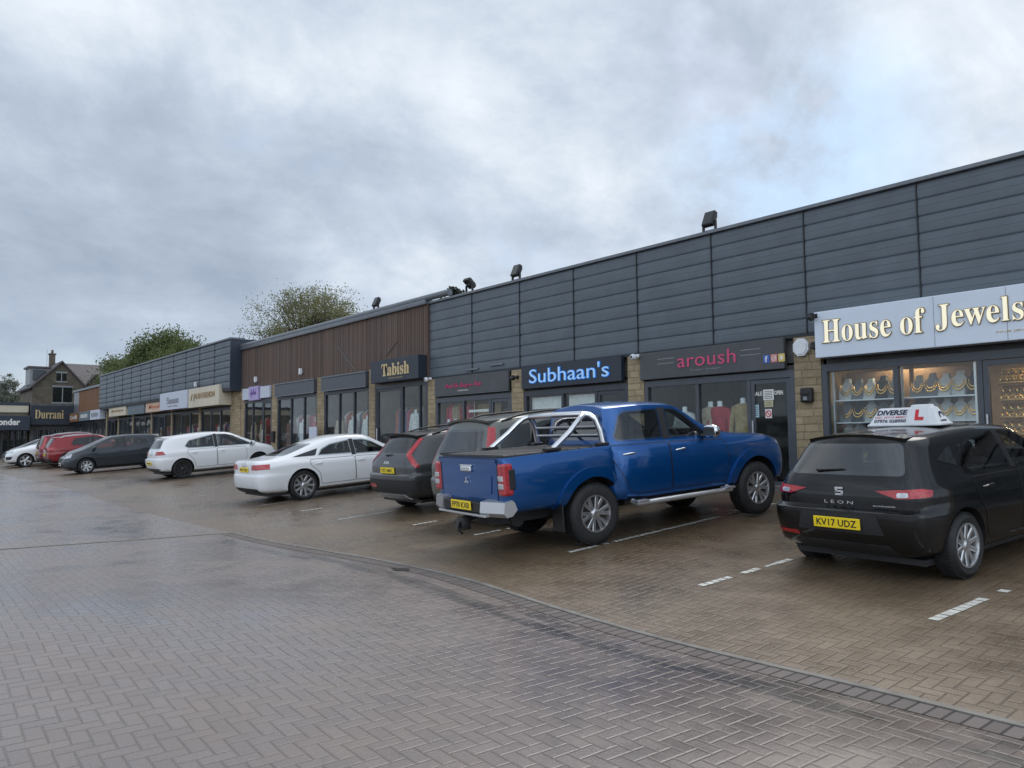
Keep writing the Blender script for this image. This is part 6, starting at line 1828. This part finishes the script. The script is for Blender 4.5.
# ------------------------------------------------------------------ trees
def tree(name, s, y, z0, h, trunk_r, blobs, n, leaf, m_, label, seed, fill=.55, cat='tree', group=None, limbs=14):
    """blobs: (dx, dy, z, rx, ry, rz) leaf clusters in metres above z0"""
    r_ = random.Random(seed)
    t = thing(name, W(s, y, z0), label, cat, group)
    tr = MB(); base = W(s, y, z0)
    top = max(b[2] for b in blobs)
    pts = [base + Vector((.25 * math.sin(k * .9 + seed), .2 * math.cos(k * 1.1 + seed), top * .9 * k / 5)) for k in range(6)]
    tr.tube(pts, [trunk_r * (1 - .85 * k / 5) for k in range(6)], 10)
    subs = []
    for b in blobs:
        nb = max(4, int(limbs * b[3]))
        for k in range(nb):
            while True:
                q = Vector((r_.uniform(-1, 1), r_.uniform(-1, 1), r_.uniform(-1, 1)))
                if .25 < q.length < 1: break
            e = base + Vector((b[0] + q.x * b[3], b[1] + q.y * b[4], b[2] + q.z * b[5]))
            i = min(4, int(max(0, (e.z - base.z) * .6) / (top * .9) * 5))
            a = pts[i]
            m1 = a.lerp(e, .5) + Vector((r_.uniform(-.3, .3), r_.uniform(-.3, .3), .25 * b[5]))
            tr.tube([a, m1, e], [trunk_r * .28, trunk_r * .14, trunk_r * .03], 5)
            subs.append((e, b))
            for _ in range(3):
                e2 = e + Vector((r_.uniform(-1, 1) * b[3] * .35, r_.uniform(-1, 1) * b[4] * .35, r_.uniform(-.4, 1) * b[5] * .35))
                tr.tube([m1.lerp(e, .7), e2], [trunk_r * .06, trunk_r * .02], 4)
                subs.append((e2, b))
    tr.build('trunk', M['bark'], t)
    lf = MB(); per = max(1, n // len(subs))
    for c, b in subs:
        cr = fill * (b[3] + b[5]) * .5 * r_.uniform(.3, .65)
        for _ in range(int(per * r_.uniform(.4, 1.6))):
            d = Vector((r_.gauss(0, 1), r_.gauss(0, 1), r_.gauss(0, .8))) * cr * .55
            p = c + d
            a = Vector((r_.uniform(-1, 1), r_.uniform(-1, 1), r_.uniform(-1, 1))).normalized(); bb = a.orthogonal().normalized()
            l = leaf * r_.uniform(.6, 1.4)
            lf.add([p - a * l, p + bb * l * .5, p + a * l, p - bb * l * .5], [(0, 1, 2, 3)])
    lf.build('crown', m_, t, fix=False)
    return t
tree('broadleaf_tree', 73.5, 34, 2, 18, .45, [(0, 0, 11.2, 5.0, 5, 3.8), (-5.2, 0, 9.6, 3.6, 3, 2.8), (5.6, 0, 10.2, 4.2, 3.5, 3.0), (1.2, 0, 12.6, 4.2, 3, 2.4)], 22000, .09, M['leaf2'], 'big thin-leaved olive tree rising behind the timber terrace roof', 3, fill=.42, limbs=9)
tree('broadleaf_tree', 77.5, 22, 2, 12, .35, [(0, 0, 6.9, 4.2, 3.5, 2.2), (4.0, 0, 6.5, 3.2, 3, 1.8), (-5.0, 0, 6.2, 4, 3, 1.8), (7.5, 0, 5.6, 2.6, 2.5, 1.7)], 60000, .12, M['leaf'], 'bushy green tree behind the far blue-grey terrace', 8, fill=.66, limbs=8)
tree('broadleaf_tree', 95, 22.5, 2, 11, .3, [(0, 0, 6.7, 4.0, 3.0, 1.9), (7, 2.5, 6.6, 3.2, 2.5, 2.2)], 22000, .12, M['leaf'], 'lower green tree between the bushy tree and the stone house', 14, fill=.62, limbs=8)
tree('poplar_tree', 140, 15.2, 2, 12, .2, [(0, 0, 6.4, .9, .9, 3.6)], 6000, .10, M['leaf3'], 'slim poplar at the left edge of the view', 5, fill=.42, group='poplars beyond the end shops', limbs=22)
tree('poplar_tree', 140, 16.7, 2, 12, .2, [(0, 0, 6.8, .85, .85, 3.5)], 6000, .10, M['leaf3'], 'slim poplar to the right of the edge one', 6, fill=.42, group='poplars beyond the end shops', limbs=22)
tree('broadleaf_tree', 140, 18.7, 2, 9, .25, [(0, 0, 6.3, 1.9, 1.6, 1.9), (1, -2, 5.0, 1.5, 1.5, 1.6)], 11000, .12, M['leaf3'], 'small dull green tree between the poplars and the stone house', 9, fill=.6, limbs=9)
tree('conifer_tree', 30.5, 22, 1, 10, .2, [(0, 0, 7.55, .55, .5, .55), (-.5, 0, 6.9, .6, .6, .6)], 2200, .09, M['conifer'], 'dark conifer top showing where the grey and timber roofs meet', 12, fill=.5, limbs=18)

# ------------------------------------------------------------------ sky, sun, camera
SUN_EL, SUN_AZ = math.radians(50), math.radians(108)   # direction the light comes from, measured from +X towards +Y
wd = bpy.data.worlds.new('World'); scene.world = wd; wd.use_nodes = True
t = NT(wd.node_tree); t.n.clear()
out = t.new('ShaderNodeOutputWorld')
sky = t.new('ShaderNodeTexSky'); sky.sky_type = 'NISHITA'; sky.sun_disc = False
sky.sun_elevation = SUN_EL; sky.sun_rotation = PI / 2 - SUN_AZ; sky.air_density = 1.0; sky.dust_density = 2.0
b1 = t.new('ShaderNodeBackground'); t.link(sky.outputs[0], b1.inputs[0]); b1.inputs[1].default_value = 0.08
# broken overcast: noise on a flat cloud layer seen in perspective
d = t.coord('Generated')
sp = t.new('ShaderNodeSeparateXYZ'); t.link(d, sp.inputs[0])
zc = t.math('ADD', t.math('MAXIMUM', sp.outputs[2], 0.0), 0.42)
cb = t.new('ShaderNodeCombineXYZ')
t.link(t.math('DIVIDE', sp.outputs[0], zc), cb.inputs[0]); t.link(t.math('DIVIDE', sp.outputs[1], zc), cb.inputs[1])
lay = t.mapping(cb.outputs[0], loc=(2.3, -1.1, 0), rot=(0, 0, math.radians(35)), scale=(1.0, 0.85, 1))
n1 = t.noise(lay, 0.85, 3, 0.5, 0.15); n2 = t.noise(lay, 3.0, 12, 0.62, 0.15); n3 = t.noise(lay, 1.6, 6, 0.55)
f = t.math('ADD', t.math('MULTIPLY', n1, 0.54), t.math('MULTIPLY', n2, 0.46))
def toward(x, y, z, r0, r1):   # soft region of the sky round a compass direction
    v = Vector((x, y, z)).normalized()
    dp = t.math('ADD', t.math('ADD', t.math('MULTIPLY', sp.outputs[0], v.x), t.math('MULTIPLY', sp.outputs[1], v.y)), t.math('MULTIPLY', sp.outputs[2], v.z))
    return t.ramp(dp, [(math.cos(math.radians(r1)), 0.0), (math.cos(math.radians(r0)), 1.0)], 'EASE')
def pix(x, y):                 # compass direction of the thin patches
    A_, P_ = math.radians(39.95), math.radians(4.056)
    a, v = (x - 512) / 770, (y - 384) / 770
    fwd = math.cos(P_) + v * math.sin(P_)
    return (-math.cos(A_) * fwd + math.sin(A_) * a, math.sin(A_) * fwd + math.cos(A_) * a, math.sin(P_) - v * math.cos(P_))
thin = toward(*pix(70, 40), 1, 17); thin2 = toward(*pix(560, 190), 1, 13); gap = toward(*pix(800, 165), 1, 11); dark = toward(*pix(90, 235), 2, 16)
f = t.math('ADD', f, t.math('MULTIPLY', thin, 0.06)); f = t.math('ADD', f, t.math('MULTIPLY', thin2, 0.05)); f = t.math('SUBTRACT', f, t.math('MULTIPLY', dark, 0.045))
col = t.ramp(f, [(0.37, (0.150, 0.180, 0.225)), (0.455, (0.200, 0.233, 0.280)), (0.515, (0.252, 0.287, 0.335)), (0.61, (0.365, 0.394, 0.425))])
low = t.ramp(sp.outputs[2], [(0.0, 1.0), (0.22, 0.0)])
col = t.mix(t.math('MULTIPLY', low, 0.55), col, (0.245, 0.292, 0.36))
col = t.mix(t.math('MULTIPLY', t.math('MULTIPLY', gap, t.ramp(n2, [(0.42, 0.0), (0.56, 1.0)])), 0.6), col, (0.25, 0.36, 0.50))
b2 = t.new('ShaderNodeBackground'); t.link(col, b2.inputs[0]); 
# added brightness on the unseen sky behind the viewer, lifting shop fronts and cars
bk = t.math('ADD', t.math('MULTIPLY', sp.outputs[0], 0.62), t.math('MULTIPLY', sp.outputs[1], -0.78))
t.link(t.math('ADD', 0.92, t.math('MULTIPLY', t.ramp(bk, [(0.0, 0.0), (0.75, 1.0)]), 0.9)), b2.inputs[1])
cover = t.ramp(t.math('ADD', t.math('MULTIPLY', n3, 0.7), t.math('MULTIPLY', n2, 0.3)), [(0.38, 0.6), (0.47, 0.98)])
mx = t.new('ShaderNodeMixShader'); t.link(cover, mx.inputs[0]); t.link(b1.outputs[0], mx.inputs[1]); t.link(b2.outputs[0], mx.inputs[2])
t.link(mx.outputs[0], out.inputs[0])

sl_ = bpy.data.lights.new('sun', 'SUN'); sl_.energy = 0.8; sl_.angle = math.radians(45); sl_.color = (1.0, 0.96, 0.9)
so_ = bpy.data.objects.new('sun', sl_); COL.objects.link(so_)
dv = Vector((math.cos(SUN_EL) * math.cos(SUN_AZ), math.cos(SUN_EL) * math.sin(SUN_AZ), math.sin(SUN_EL)))
so_.rotation_euler = dv.to_track_quat('Z', 'Y').to_euler(); so_.location = dv * 60

ca = bpy.data.cameras.new('camera'); co_ = bpy.data.objects.new('camera', ca); COL.objects.link(co_)
A, Pp, Rr = math.radians(39.95), math.radians(4.056), math.radians(.533)
fh = Vector((-math.cos(A), math.sin(A), 0)); r0 = Vector((math.sin(A), math.cos(A), 0)); up0 = Vector((0, 0, 1))
fw_ = fh * math.cos(Pp) + up0 * math.sin(Pp); u0 = up0 * math.cos(Pp) - fh * math.sin(Pp)
cr = r0 * math.cos(Rr) - u0 * math.sin(Rr); cu_ = r0 * math.sin(Rr) + u0 * math.cos(Rr)
co_.matrix_world = Matrix((( cr.x, cu_.x, -fw_.x, 0), (cr.y, cu_.y, -fw_.y, 0), (cr.z, cu_.z, -fw_.z, 1.6), (0, 0, 0, 1)))
ca.sensor_width = 36; ca.lens = 36 * 770 / 1024; ca.clip_end = 3000; ca.clip_start = .05
scene.camera = co_
scene.view_settings.view_transform = 'Standard'; scene.view_settings.look = 'None'; scene.view_settings.gamma = 1.0; scene.view_settings.exposure = 1.36
scene.cycles.use_denoising = True
scene.cycles.max_bounces = 8; scene.cycles.transparent_max_bounces = 12; scene.cycles.caustics_reflective = False; scene.cycles.caustics_refractive = False
